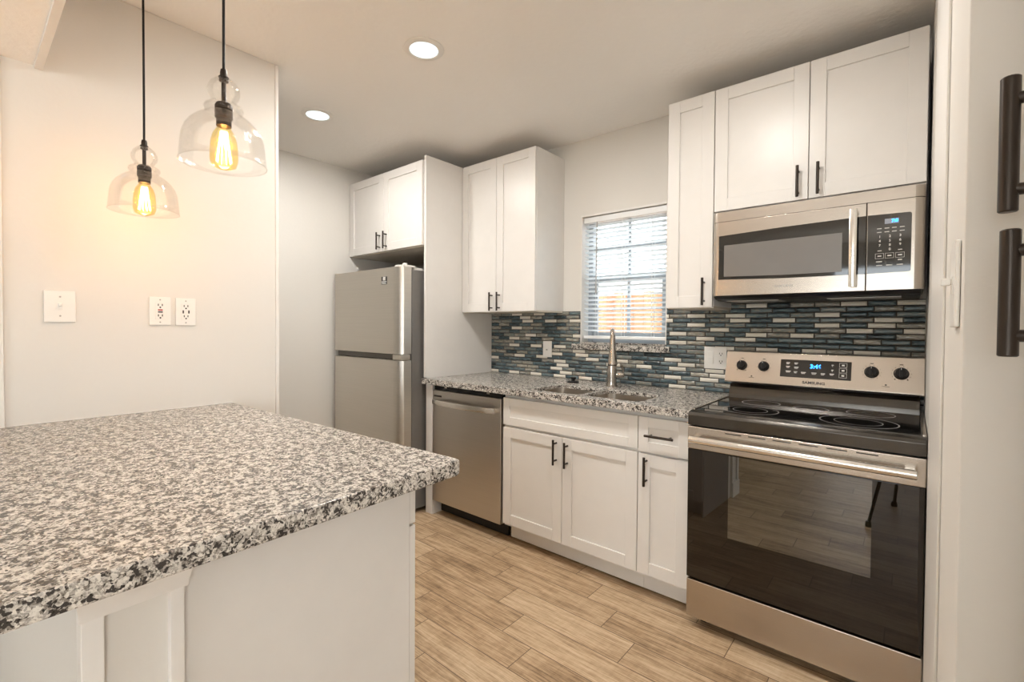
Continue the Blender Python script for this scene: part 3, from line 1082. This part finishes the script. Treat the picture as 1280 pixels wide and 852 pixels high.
text('3:46', 0.026, 'blue', dp, 'clock_digits', bgpt(0.403, 1.088, 0.0016), tr, bold=0.0006)
w = MB()
for (x0, x1, zc) in ((0.285, 0.300, 1.101), (0.318, 0.333, 1.101), (0.285, 0.301, 1.084), (0.318, 0.336, 1.082), (0.285, 0.306, 1.063), (0.318, 0.332, 1.061),
                     (0.347, 0.366, 1.060), (0.388, 0.408, 1.060), (0.424, 0.440, 1.059), (0.457, 0.474, 1.060), (0.463, 0.471, 1.099), (0.463, 0.471, 1.077)):
    on_bg(w, x0, x1, zc - 0.0016, zc + 0.0016, 0.0013, 0.0016)
    on_bg(w, x0 + 0.002, x1 - 0.003, zc - 0.0062, zc - 0.0036, 0.0013, 0.0016)
for zc in (1.100, 1.077, 1.055):
    for (x0, x1, za, zb) in ((0.492, 0.520, 0.0095, 0.0085), (0.492, 0.520, -0.0085, -0.0095), (0.492, 0.493, -0.009, 0.009), (0.519, 0.520, -0.009, 0.009), (0.501, 0.511, -0.003, 0.003)):
        on_bg(w, x0, x1, zc + min(za, zb), zc + max(za, zb), 0.0013, 0.0016)
w.build('key_marks', 'mark', dp)
text('SAMSUNG', 0.0165, 'ink', bgo, 'logo', bgpt(0.398, 1.015, 0.0005), tr, bold=0.0004, sx=1.15)
for i, (kx, kz, kr) in enumerate(((0.092, 1.078, 0.0215), (0.190, 1.078, 0.0215), (0.606, 1.078, 0.0225), (0.704, 1.078, 0.0225))):
    mt = Matrix.Translation(bgpt(kx, kz)) @ Matrix.Rotation(pi / 2 - BA, 4, 'X')
    m = MB().lathe([(0.0, 0.0003), (kr * 1.12, 0.0003), (kr * 1.12, 0.004), (kr, 0.006), (kr * 0.92, 0.020), (kr * 0.82, 0.023), (0.0, 0.023)], seg=30)
    m.bm.transform(mt)
    kn = m.build('knob', 'black', bgo)
    m = MB().box(-0.0055, 0.0055, -kr * 0.88, kr * 0.88, 0.0225, 0.031, 0.002)
    m.bm.transform(mt)
    m.build('grip', 'black', kn)
    m = MB().box(-0.0009, 0.0009, kr * 0.45, kr * 0.82, 0.0305, 0.0314)
    m.bm.transform(mt)
    m.build('pointer', 'mark', kn)
    m = MB()
    nt_ = 12 if kr > 0.022 else 8
    for q in range(nt_):
        a = radians(-50) + radians(280) * q / (nt_ - 1)
        R_ = kr * 1.42
        big = 1.0 + (0.9 if (q in (0, nt_ - 1) and i in (0, 3)) else 0)
        m.box(R_ * cos(a) - 0.0011 * big, R_ * cos(a) + 0.0011 * big, R_ * sin(a) - 0.0011 * big, R_ * sin(a) + 0.0011 * big, 0.0002, 0.0006)
    m.box(-0.006, 0.006, kr * 1.62, kr * 1.75, 0.0002, 0.0006)
    m.bm.transform(mt)
    m.build('dial_marks', 'ink', bgo)
for xx in (0.140, 0.655):
    w = MB()
    on_bg(w, xx - 0.003, xx + 0.003, 1.026, 1.031, 0.0002, 0.0006)
    on_bg(w, xx - 0.012, xx + 0.012, 1.021, 1.0225, 0.0002, 0.0006)
    w.build('indicator_mark', 'ink', bgo)

# ------------------------------------------------------------------ microwave
mw = thing('microwave', (0.388, -0.2, 1.39), 'over-the-range stainless steel microwave under the wide wall cabinet', 'microwave')
MX0, MX1, MZ0, MZ1 = 0.009, 0.767, 1.412, 1.799
MB().box(MX0 + 0.001, MX1 - 0.001, -0.335, -0.0095, MZ0 - 0.001, MZ1, 0.002).build('housing', 'dsteel', mw)
def face_plan(x0, x1, lr, rr_, yf=-0.380, yb=-0.337):
    pts = [(x0, yb)]
    if lr:
        for i in range(7):
            t = pi / 2 * i / 6
            pts.append((x0 + 0.030 * (1 - cos(t)), yb - 0.006 + (yf - yb + 0.006) * sin(t)))
    else:
        pts.append((x0, yf))
    if rr_:
        for i in range(7):
            t = pi / 2 * (1 - i / 6)
            pts.append((x1 - 0.030 * (1 - cos(t)), yb - 0.006 + (yf - yb + 0.006) * sin(t)))
    else:
        pts.append((x1, yf))
    pts.append((x1, yb))
    return pts
MB().prism(face_plan(MX0, MX1, True, True, -0.378), 'z', 1.7545, MZ1, 0.0012).build('vent_strip', 'steel', mw)
md = MB().prism(face_plan(MX0, 0.591, True, False), 'z', MZ0, 1.7525, 0.0015).build('door', 'steel', mw)
w = MB().prism([(0.043, 1.487), (0.30, 1.479), (0.5905, 1.477), (0.5905, 1.703), (0.30, 1.698), (0.043, 1.688)], 'y', -0.3822, -0.379)
w.build('window_surround', 'bglass', md)
w = MB().prism([(0.067, 1.500), (0.30, 1.493), (0.515, 1.492), (0.515, 1.648), (0.30, 1.646), (0.067, 1.643)], 'y', -0.3828, -0.3823)
w.build('window', 'mglass', md)
w = MB()
hp = []
for i in range(13):
    t = i / 12
    hp.append((0.553, -0.412 - 0.010 * sin(pi * t), 1.428 + t * 0.302))
bm = w.bm
rings = []
for p in hp:
    rings.append([bm.verts.new((p[0] + dx, p[1] + dy, p[2])) for dx, dy in ((-0.013, 0.006), (-0.012, -0.004), (-0.006, -0.008), (0.006, -0.008), (0.012, -0.004), (0.013, 0.006))])
for a, b_ in zip(rings, rings[1:]):
    for k in range(6):
        bm.faces.new((a[k], a[(k + 1) % 6], b_[(k + 1) % 6], b_[k]))
bm.faces.new(rings[0])
bm.faces.new(rings[-1])
for zz in (1.442, 1.716):
    w.box(0.543, 0.563, -0.412, -0.3805, zz - 0.011, zz + 0.011, 0.003)
w.build('handle', 'chrome', md, angle=50)
text('SAMSUNG', 0.0135, 'grey', md, 'logo', (0.31, -0.3804, 1.446), bold=0.0003, sx=1.15)
mp_ = MB().prism(face_plan(0.594, MX1, False, True), 'z', MZ0, 1.7525, 0.0015).build('control_panel', 'steel', mw)
w = MB().prism([(0.596, 1.477), (0.722, 1.479), (0.727, 1.484), (0.727, 1.695), (0.722, 1.700), (0.596, 1.703)], 'y', -0.3822, -0.379)
kp = w.build('keypad', 'bglass', mp_)
MB().box(0.648, 0.690, -0.3828, -0.3823, 1.664, 1.683).build('clock_display', 'lcd', kp)
text('7:0', 0.016, 'blue', kp, 'clock_digits', (0.678, -0.3834, 1.6735), bold=0.0006)
w = MB()
for zc in (1.648, 1.634):
    for xc in (0.632, 0.655, 0.677, 0.700):
        w.box(xc - 0.007, xc + 0.007, -0.3826, -0.3823, zc - 0.0012, zc + 0.0012)
for xc in (0.634, 0.695):
    w.box(xc - 0.006, xc + 0.006, -0.3826, -0.3823, 1.5615, 1.5645)
for xc in (0.634, 0.664, 0.695):
    for (a0, a1, b0, b1) in ((-0.013, 0.013, 0.009, 0.0098), (-0.013, 0.013, -0.0098, -0.009), (-0.013, -0.0122, -0.009, 0.009), (0.0122, 0.013, -0.009, 0.009), (-0.006, 0.006, -0.002, 0.002)):
        w.box(xc + a0, xc + a1, -0.3826, -0.3823, 1.543 + b0, 1.543 + b1)
    w.box(xc - 0.009, xc + 0.009, -0.3826, -0.3823, 1.506, 1.5085)
w.box(0.624, 0.642, -0.3826, -0.3823, 1.520, 1.523).box(0.689, 0.701, -0.3826, -0.3823, 1.523, 1.527)
w.build('key_marks', 'mark', kp)
for k_, ch in enumerate('1234567890'):
    col = k_ % 3 if ch != '0' else 1
    row = k_ // 3
    text(ch, 0.0125, 'mark', kp, 'key_digit', (0.634 + 0.0305 * col, -0.3824, 1.6165 - 0.0165 * row), bold=0.0002, ext=0.0002)
w = MB().prism([(-0.372, 1.4105), (-0.345, 1.398), (-0.30, 1.392), (-0.03, 1.392), (-0.03, 1.4105)], 'x', MX0 + 0.01, MX1 - 0.01, 0.001)
ub = w.build('underside', 'black', mw)
MB().box(0.06, 0.28, -0.31, -0.16, 1.389, 1.3918).build('grease_filter', 'grey', ub)
MB().box(0.46, 0.70, -0.31, -0.16, 1.389, 1.3918).build('grease_filter', 'grey', ub)

# ------------------------------------------------------------------ refrigerator
fr = thing('refrigerator', (-2.2, -0.4, 0), 'stainless top-freezer refrigerator in the alcove under the short cabinet', 'refrigerator')
FX0, FX1 = -2.615, -1.787
MB().box(FX0 + 0.004, FX1 - 0.001, -0.735, -0.05, 0.03, 1.635, 0.004).build('body', 'fside', fr)
def fdoor(name, z0, z1):
    pts = [(FX0, -0.738), (FX0, -0.812)]
    for i in range(5):
        t = pi / 2 * i / 4
        pts.append((FX0 + 0.012 * (1 - cos(t)), -0.814 - 0.012 * sin(t)))
    pts += [(FX1 - 0.085, -0.826), (FX1 - 0.070, -0.8255)]
    for i in range(9):
        t = i / 8
        pts.append((FX1 - 0.062 + 0.062 * t, -0.824 + 0.026 * t ** 2.2))
    pts.append((FX1, -0.738))
    return MB().prism(pts, 'z', z0, z1, 0.003).build(name, 'fsteel', fr, angle=25)
d1 = fdoor('freezer_door', 1.076, 1.650)
d2 = fdoor('refrigerator_door', 0.045, 1.034)
w = MB().box(FX0 + 0.006, FX1 - 0.10, -0.800, -0.745, 1.0345, 1.0755, 0.004)
w.build('recessed_grip', 'dsteel', fr)
w = MB().box(FX1 - 0.099, FX1 - 0.004, -0.818, -0.745, 1.0365, 1.0735, 0.004)
w.build('grip_cap', 'fsteel', fr)
w = MB().box(-2.000, -1.935, -0.8268, -0.8262, 1.540, 1.592)
st_ = w.build('warranty_sticker', 'ink', d1)
w = MB()
w.box(-1.982, -1.953, -0.8273, -0.8269, 1.566, 1.588)
w.box(-1.996, -1.940, -0.8273, -0.8269, 1.556, 1.561).box(-1.996, -1.945, -0.8273, -0.8269, 1.545, 1.550)
w.build('sticker_print', 'mark', st_)
w = MB().box(FX1 - 0.10, FX1 - 0.012, -0.80, -0.70, 1.6512, 1.664, 0.003)
w.tube([(FX1 - 0.05, -0.755, 1.664), (FX1 - 0.05, -0.755, 1.678)], 0.016, 16)
w.box(FX1 - 0.095, FX1 - 0.03, -0.70, -0.62, 1.6355, 1.655, 0.003)
w.build('hinge_cover', 'white', fr)
for xx in (FX0 + 0.08, FX1 - 0.08):
    MB().lathe([(0, 0), (0.02, 0), (0.02, 0.032), (0, 0.032)], (xx, -0.69, 0), seg=14).build('foot', 'black', fr)
MB().box(FX0 + 0.01, FX1 - 0.006, -0.72, -0.70, 0.008, 0.0295).build('toe_grille', 'black', fr)

# ------------------------------------------------------------------ peninsula (turned slightly to the kitchen run)
PA = radians(2.54)
PO = (-0.161, -1.824, 0.0)
PM = Matrix.Translation(PO) @ Matrix.Rotation(PA, 4, 'Z')
def ploc(X, Y):
    p = PM.inverted() @ Vector((X, Y, 0))
    return (p.x, p.y)
pc = MB()
a = ploc(XS + 0.001, -1.887)
b_ = ploc(XS + 0.001, -2.96)
near = -1.10
bl_ = (b_[0], near)
poly = [(a[0], 0.0), (-0.020, 0.0), (-0.008, -0.003), (-0.002, -0.010), (0.0, -0.022), (0.0, near + 0.02), (-0.02, near), bl_]
pc.prism(poly, 'z', 0.876, 0.914, 0.004, 2)
pco = pc.build('peninsula_countertop', 'granite')
pco.location = PO
pco.rotation_euler = (0, 0, PA)
tag(pco, 'large speckled granite countertop of the peninsula in the left foreground', 'worktop')
w = MB().box(XS, XS + 0.004, -2.56, -1.885, 0.9142, 0.9175, 0.001)
structure(w.build('trim_4', 'trim'))

pb = thing('peninsula_cabinet', PO, 'white base cabinet of the peninsula with a plain end panel', 'cabinet', rz=PA)
LX = ploc(XS, -2.0)[0] + 0.035
MB().box(LX, -0.152, -0.585, -0.056, 0.10, 0.8755, 0.001, 1).build('body', 'cab', pb, local=True)
MB().box(LX, -0.16, -0.54, -0.11, 0.0, 0.0995).build('toe_kick', 'cab', pb, local=True)
MB().box(-0.1515, -0.142, -0.586, -0.0575, 0.0, 0.8755, 0.001, 1).build('end_panel', 'cab', pb, local=True)
def pen_front(name, x0, x1, z0, z1, rail):
    m = MB()
    yf, yb = -0.035, -0.0555
    m.box(x0, x0 + rail, yb, yf, z0, z1, 0.0012, 1).box(x1 - rail, x1, yb, yf, z0, z1, 0.0012, 1)
    m.box(x0 + rail, x1 - rail, yb, yf, z1 - rail, z1, 0.0012, 1).box(x0 + rail, x1 - rail, yb, yf, z0, z0 + rail, 0.0012, 1)
    m.box(x0 + rail - 0.001, x1 - rail + 0.001, yb + 0.003, yf - 0.008, z0 + rail - 0.001, z1 - rail + 0.001)
    return m.build(name, 'cab', pb, local=True)
for (x0, x1) in ((-0.58, -0.144), (-1.02, -0.584), (LX + 0.005, -1.024)):
    pen_front('drawer', x0, x1, 0.722, 0.866, 0.045)
    pen_front('door', x0, x1, 0.115, 0.716, 0.058)

# half wall behind the cabinet, with its panelled, crowned end
w = MB().box(LX, -0.160, -0.715, -0.592, 0.0, 0.8755)
hw = w.build('wall_peninsula', 'wall')
hw.location = PO
hw.rotation_euler = (0, 0, PA)
structure(hw)
po = thing('end_post', PO, 'white panelled end post with crown moulding under the peninsula countertop', 'post', rz=PA)
y0, y1 = -0.728, -0.5875
MB().box(-0.158, -0.140, y0 + 0.004, y1 - 0.002, 0.0, 0.8755).build('panel', 'wall', po, local=True)
for (ya, yb) in ((y0, y0 + 0.029), (y1 - 0.022, y1)):
    MB().box(-0.159, -0.1265, ya, yb, 0.0, 0.83, 0.002).build('stile', 'trim', po, local=True)
w = MB()
cr = [(-0.125, 0.793), (-0.119, 0.795), (-0.117, 0.808), (-0.112, 0.822), (-0.104, 0.838), (-0.099, 0.854), (-0.097, 0.8752), (-0.139, 0.8752), (-0.139, 0.793)]
bm = w.bm
rows = []
for (px_, pz_) in cr:
    e = px_ + 0.1265 if px_ > -0.126 else 0.0
    e = max(e, 0.0) * 0.45
    rows.append([bm.verts.new((px_, y0 - e, pz_)), bm.verts.new((px_, y1 + e, pz_))])
n = len(rows)
for i in range(n):
    bm.faces.new((rows[i][0], rows[i][1], rows[(i + 1) % n][1], rows[(i + 1) % n][0]))
bm.faces.new([r_[0] for r_ in rows])
bm.faces.new([r_[1] for r_ in rows])
w.build('crown', 'trim', po, local=True)
MB().box(-0.158, -0.120, y0 - 0.004, y1 + 0.001, 0.0, 0.11, 0.003).build('plinth', 'trim', po, local=True)

# ------------------------------------------------------------------ electrical plates
def plate(name, label, cat, c, normal, wd, ht, group=None):
    root = thing(name, c, label, cat, group)
    n = Vector(normal)
    side = Vector((0, 0, 1)).cross(n)           # to the right as seen from the front
    mt = Matrix((( side.x, 0, n.x, c[0]), (side.y, 0, n.y, c[1]), (side.z, 1, n.z, c[2]), (0, 0, 0, 1)))
    def part(nm, mat, fn, parent=root):
        m = MB()
        fn(m)
        m.bm.transform(mt)
        return m.build(nm, mat, parent)
    part('cover', 'white', lambda m: m.box(-wd / 2, wd / 2, -ht / 2, ht / 2, 0.0003, 0.0065, 0.002))
    return root, part
def outlet_face(part, u, gfci=None, hh=0.034):
    f = part('receptacle', 'white', lambda m: m.box(u - 0.0165, u + 0.0165, -hh, hh, 0.006, 0.0082, 0.001))
    for s in (1, -1):
        zc = s * hh * 0.62
        part('slot', 'slot', lambda m: m.box(u - 0.0082, u - 0.0050, zc - 0.001, zc + 0.0075, 0.0080, 0.0085), f)
        part('slot', 'slot', lambda m: m.box(u + 0.0050, u + 0.0082, zc - 0.001, zc + 0.0075, 0.0080, 0.0085), f)
        part('ground_hole', 'slot', lambda m: m.lathe([(0, 0.0085), (0.0032, 0.0085), (0.0032, 0.008)], (u, zc - 0.0065, 0), seg=10), f)
    return f
def toggle(part, u, h=0.0):
    part('toggle', 'white', lambda m: (m.box(u - 0.006, u + 0.006, h - 0.012, h + 0.012, 0.006, 0.0078, 0.001), m.box(u - 0.0045, u + 0.0045, h + 0.000, h + 0.010, 0.0075, 0.0190, 0.002)))
def screws(part, us, zs):
    for u in us:
        for z in zs:
            part('screw', 'grey', lambda m: m.lathe([(0, 0.0074), (0.0028, 0.0070), (0.0030, 0.0064)], (u, z, 0), seg=10))

GP = 'electrical plates on the walls'
r_, part = plate('light_switch', 'square white single toggle switch plate on the left wall above the peninsula', 'switch', (XS, -2.4425, 1.3245), (1, 0, 0), 0.082, 0.112, GP)
toggle(part, 0.0)
screws(part, (0.0,), (0.034, -0.034))
r_, part = plate('wall_outlet', 'white outlet with red and black centre buttons on the left wall', 'outlet', (XS, -2.1505, 1.3165), (1, 0, 0), 0.071, 0.113, GP)
f = outlet_face(part, 0.0)
part('reset_button', 'red', lambda m: m.box(-0.008, 0.008, 0.0016, 0.0066, 0.008, 0.0092, 0.0005), f)
part('test_button', 'ink', lambda m: m.box(-0.008, 0.008, -0.0066, -0.0016, 0.008, 0.0092, 0.0005), f)
screws(part, (0.0,), (0.045, -0.045))
r_, part = plate('wall_outlet', 'white outlet with two dark charging ports on the left wall, nearest the wall end', 'outlet', (XS, -2.0625, 1.3150), (1, 0, 0), 0.071, 0.113, GP)
f = outlet_face(part, 0.0)
part('charging_port', 'slot', lambda m: m.box(-0.0125, -0.0075, -0.0065, 0.0065, 0.008, 0.0086), f)
part('charging_port', 'slot', lambda m: m.box(0.0075, 0.0125, -0.0065, 0.0065, 0.008, 0.0086), f)
screws(part, (0.0,), (0.045, -0.045))
r_, part = plate('light_switch', 'small white toggle plate on the mosaic tile left of the sink', 'switch', (-1.205, ty, 1.107), (0, -1, 0), 0.074, 0.112, GP)
part('toggle', 'white', lambda m: m.box(-0.006, 0.006, -0.012, 0.012, 0.006, 0.0078, 0.001))
part('toggle_lever', 'grey', lambda m: m.box(-0.0045, 0.0045, -0.009, 0.001, 0.0075, 0.017, 0.002))
r_, part = plate('switch_outlet', 'wide white plate with rocker switch and outlet on the tile beside the range', 'outlet', (-0.078, ty, 1.100), (0, -1, 0), 0.116, 0.120, GP)
part('rocker', 'white', lambda m: (m.box(-0.0405, -0.0075, -0.034, 0.034, 0.006, 0.0075, 0.001), m.box(-0.0385, -0.0095, -0.032, 0.0, 0.0070, 0.0105, 0.001), m.box(-0.0385, -0.0095, 0.0, 0.032, 0.0070, 0.0088, 0.001)))
outlet_face(part, 0.030)
r_, part = plate('light_switch', 'white toggle switch plate seen edge-on on the right wall', 'switch', (XR, -1.775, 1.325), (-1, 0, 0), 0.084, 0.116, GP)
toggle(part, 0.0)

# ------------------------------------------------------------------ recessed ceiling lights
def downlight(x, y, label):
    root = thing('ceiling_light', (x, y, CZ), label, 'ceiling light', 'recessed lights in the kitchen ceiling')
    m = MB().lathe([(0.064, -0.0003), (0.088, -0.0003), (0.089, -0.003), (0.084, -0.007), (0.066, -0.009), (0.062, -0.006), (0.064, -0.0003)], (x, y, CZ), seg=40)
    m.build('trim_ring', 'white', root)
    m = MB().lathe([(0.0635, -0.0005), (0.0635, -0.0060), (0.045, -0.0100), (0.0, -0.0115)], (x, y, CZ), seg=40)
    m.build('lens', 'lens', root)
    lo = area('ceiling_light_lamp', (x, y, CZ - 0.014), (0, 0, -1), 0.12, 0.12, 11.5, COOL, 'DISK')
    lo.parent = root
    lo.matrix_parent_inverse = WORLD[root.name].inverted()
downlight(-0.941, -1.326, 'round recessed ceiling light nearer the camera, above the sink aisle')
downlight(-1.935, -1.307, 'round recessed ceiling light farther back, above the refrigerator aisle')
downlight(0.10, -1.335, 'round recessed ceiling light above the range, beyond the top of the frame')

# ------------------------------------------------------------------ glass pendants
def pendant(x, y, z, s, label):
    root = thing('pendant_light', (x, y, z), label, 'pendant lamp', 'glass pendants over the peninsula')
    m = MB().tube([(x, y, z + 0.245 * s), (x + 0.0015, y, z + 0.45), (x, y, CZ - 0.02)], 0.0035, 10)
    m.build('cord', 'black', root)
    m = MB().lathe([(0, -0.0003), (0.06, -0.0003), (0.06, -0.012), (0.045, -0.022), (0.008, -0.026), (0.0, -0.026)], (x, y, CZ), seg=30)
    m.build('canopy', 'bronze', root)
    prof = [(0.0095, 0.226), (0.020, 0.221), (0.031, 0.210), (0.0375, 0.196), (0.0385, 0.188), (0.036, 0.176), (0.029, 0.165), (0.026, 0.160),
            (0.034, 0.157), (0.043, 0.151), (0.046, 0.144), (0.043, 0.136), (0.039, 0.132), (0.042, 0.129), (0.052, 0.124), (0.064, 0.115),
            (0.077, 0.102), (0.087, 0.087), (0.0935, 0.068), (0.0965, 0.045), (0.0985, 0.020), (0.100, 0.0)]
    m = MB().lathe([(r * s, h * s) for r, h in prof], (x, y, z), seg=56)
    sh = m.build('shade', 'glass', root, angle=70)
    so = sh.modifiers.new('thickness', 'SOLIDIFY')
    so.thickness = 0.002
    so.offset = -1
    m = MB().tube([(x + 0.1 * s * cos(2 * pi * i / 56), y + 0.1 * s * sin(2 * pi * i / 56), z) for i in range(56)], 0.0014, 6, closed=True)
    m.build('rim', 'glass', sh)
    m = MB().lathe([(0.0, 0.246), (0.007, 0.246), (0.0085, 0.238), (0.0085, 0.228), (0.012, 0.227), (0.012, 0.2245), (0.004, 0.223), (0.0, 0.223)], (x, y, z), seg=20)
    m.lathe([(0.0, 0.2225), (0.011, 0.2195), (0.011, 0.2155), (0.0055, 0.213), (0.0055, 0.160), (0.0, 0.160)], (x, y, z), seg=20)
    m.build('stem', 'bronze', root)
    m = MB().lathe([(0.0, 0.160), (0.017, 0.158), (0.0205, 0.152), (0.0205, 0.142), (0.0185, 0.140), (0.0205, 0.138), (0.0205, 0.120), (0.0175, 0.117), (0.0175, 0.099), (0.0, 0.099)], (x, y, z), seg=24)
    m.build('socket', 'bronze', root)
    m = MB().lathe([(0.0135, 0.0985), (0.017, 0.092), (0.0255, 0.078), (0.030, 0.060), (0.0322, 0.034), (0.0322, 0.010), (0.027, -0.005), (0.014, -0.0115), (0.0, -0.0125)], (x, y, z), seg=30)
    bulb = m.build('bulb', 'amber', root, angle=70)
    m = MB()
    nf = 10
    for i in range(nf):
        t0, t1 = 2 * pi * i / nf, 2 * pi * (i + 0.5) / nf
        m.tube([(x + 0.0075 * cos(t0), y + 0.0075 * sin(t0), z + 0.086), (x + 0.0175 * cos(t0), y + 0.0175 * sin(t0), z + 0.006)], 0.0010, 6)
        m.tube([(x + 0.0175 * cos(t0), y + 0.0175 * sin(t0), z + 0.006), (x + 0.0085 * cos(t1), y + 0.0085 * sin(t1), z + 0.084)], 0.0010, 6)
    m.build('filament', 'fil', bulb)
    d = bpy.data.lights.new('pendant_lamp', 'POINT')
    d.energy = 2.4
    d.color = WARM
    d.shadow_soft_size = 0.02
    o = bpy.data.objects.new('pendant_lamp', d)
    COL.objects.link(o)
    o.location = (x, y, z + 0.045)
    o.parent = root
    o.matrix_parent_inverse = WORLD[root.name].inverted()
pendant(-0.650, -2.222, 1.683, 1.0, 'clear glass pendant lamp with glowing bulb, nearer and larger, hanging right')
pendant(-1.300, -2.256, 1.652, 1.0, 'clear glass pendant lamp with glowing bulb, farther and lower, hanging left')

# ------------------------------------------------------------------ tall cabinet at the right edge
pn = thing('pantry_cabinet', (1.1, -2.05, 0), 'tall pantry cabinet with dark bar handles at the right edge', 'cabinet')
MB().box(0.866, 1.345, -2.36, -1.851, 0.10, 2.40, 0.002).build('body', 'cab', pn)
MB().box(0.90, 1.345, -2.34, -1.86, 0.0, 0.0995).build('toe_kick', 'cab', pn)
def pdoor(z0, z1):
    m = MB()
    xf, xb, r0 = 0.845, 0.8655, 0.058
    ya, yb = -2.355, -1.875
    m.box(xf, xb, ya, ya + r0, z0, z1, 0.0012, 1).box(xf, xb, yb - r0, yb, z0, z1, 0.0012, 1)
    m.box(xf, xb, ya + r0, yb - r0, z1 - r0, z1, 0.0012, 1).box(xf, xb, ya + r0, yb - r0, z0, z0 + r0, 0.0012, 1)
    m.box(xf + 0.008, xb - 0.003, ya + r0 - 0.001, yb - r0 + 0.001, z0 + r0 - 0.001, z1 - r0 + 0.001)
    return m.build('door', 'cab', pn)
du = pdoor(1.379, 2.39)
dl = pdoor(0.115, 1.376)
pull(du, (0.845, -1.950, 1.4605), True, 0.143, 0.0082, (-1, 0, 0), 0.038, post=0.335)
pull(dl, (0.845, -1.974, 1.3015), True, 0.131, 0.0082, (-1, 0, 0), 0.038, post=0.335)

# ------------------------------------------------------------------ tripod standing under the camera (mirrored in the oven door)
tp = thing('tripod', (0.73, -2.676, 0), 'black tripod whose legs are reflected in the oven door', 'tripod')
ap = Vector((0.735, -2.72, 0.98))
for (fx_, fy_) in ((0.545, -2.455), (0.665, -3.02), (1.06, -2.70)):
    m = MB()
    ft = Vector((fx_, fy_, 0.02))
    m.tube([ap, ap.lerp(ft, 0.45)], 0.013, 12)
    m.tube([ap.lerp(ft, 0.43), ap.lerp(ft, 0.47)], 0.0175, 12)
    m.tube([ap.lerp(ft, 0.45), ft], 0.010, 12)
    lg = m.build('leg', 'black', tp)
    m = MB().lathe([(0, 0.0003), (0.017, 0.0003), (0.019, 0.010), (0.015, 0.034), (0.0, 0.036)], (fx_, fy_, 0), seg=14)
    m.build('rubber_foot', 'black', lg)
m = MB().lathe([(0, 0.93), (0.03, 0.94), (0.035, 0.99), (0.018, 1.0), (0.014, 1.06), (0.03, 1.065), (0.03, 1.08), (0, 1.08)], (ap.x, ap.y, 0), seg=20)
m.build('head', 'black', tp)
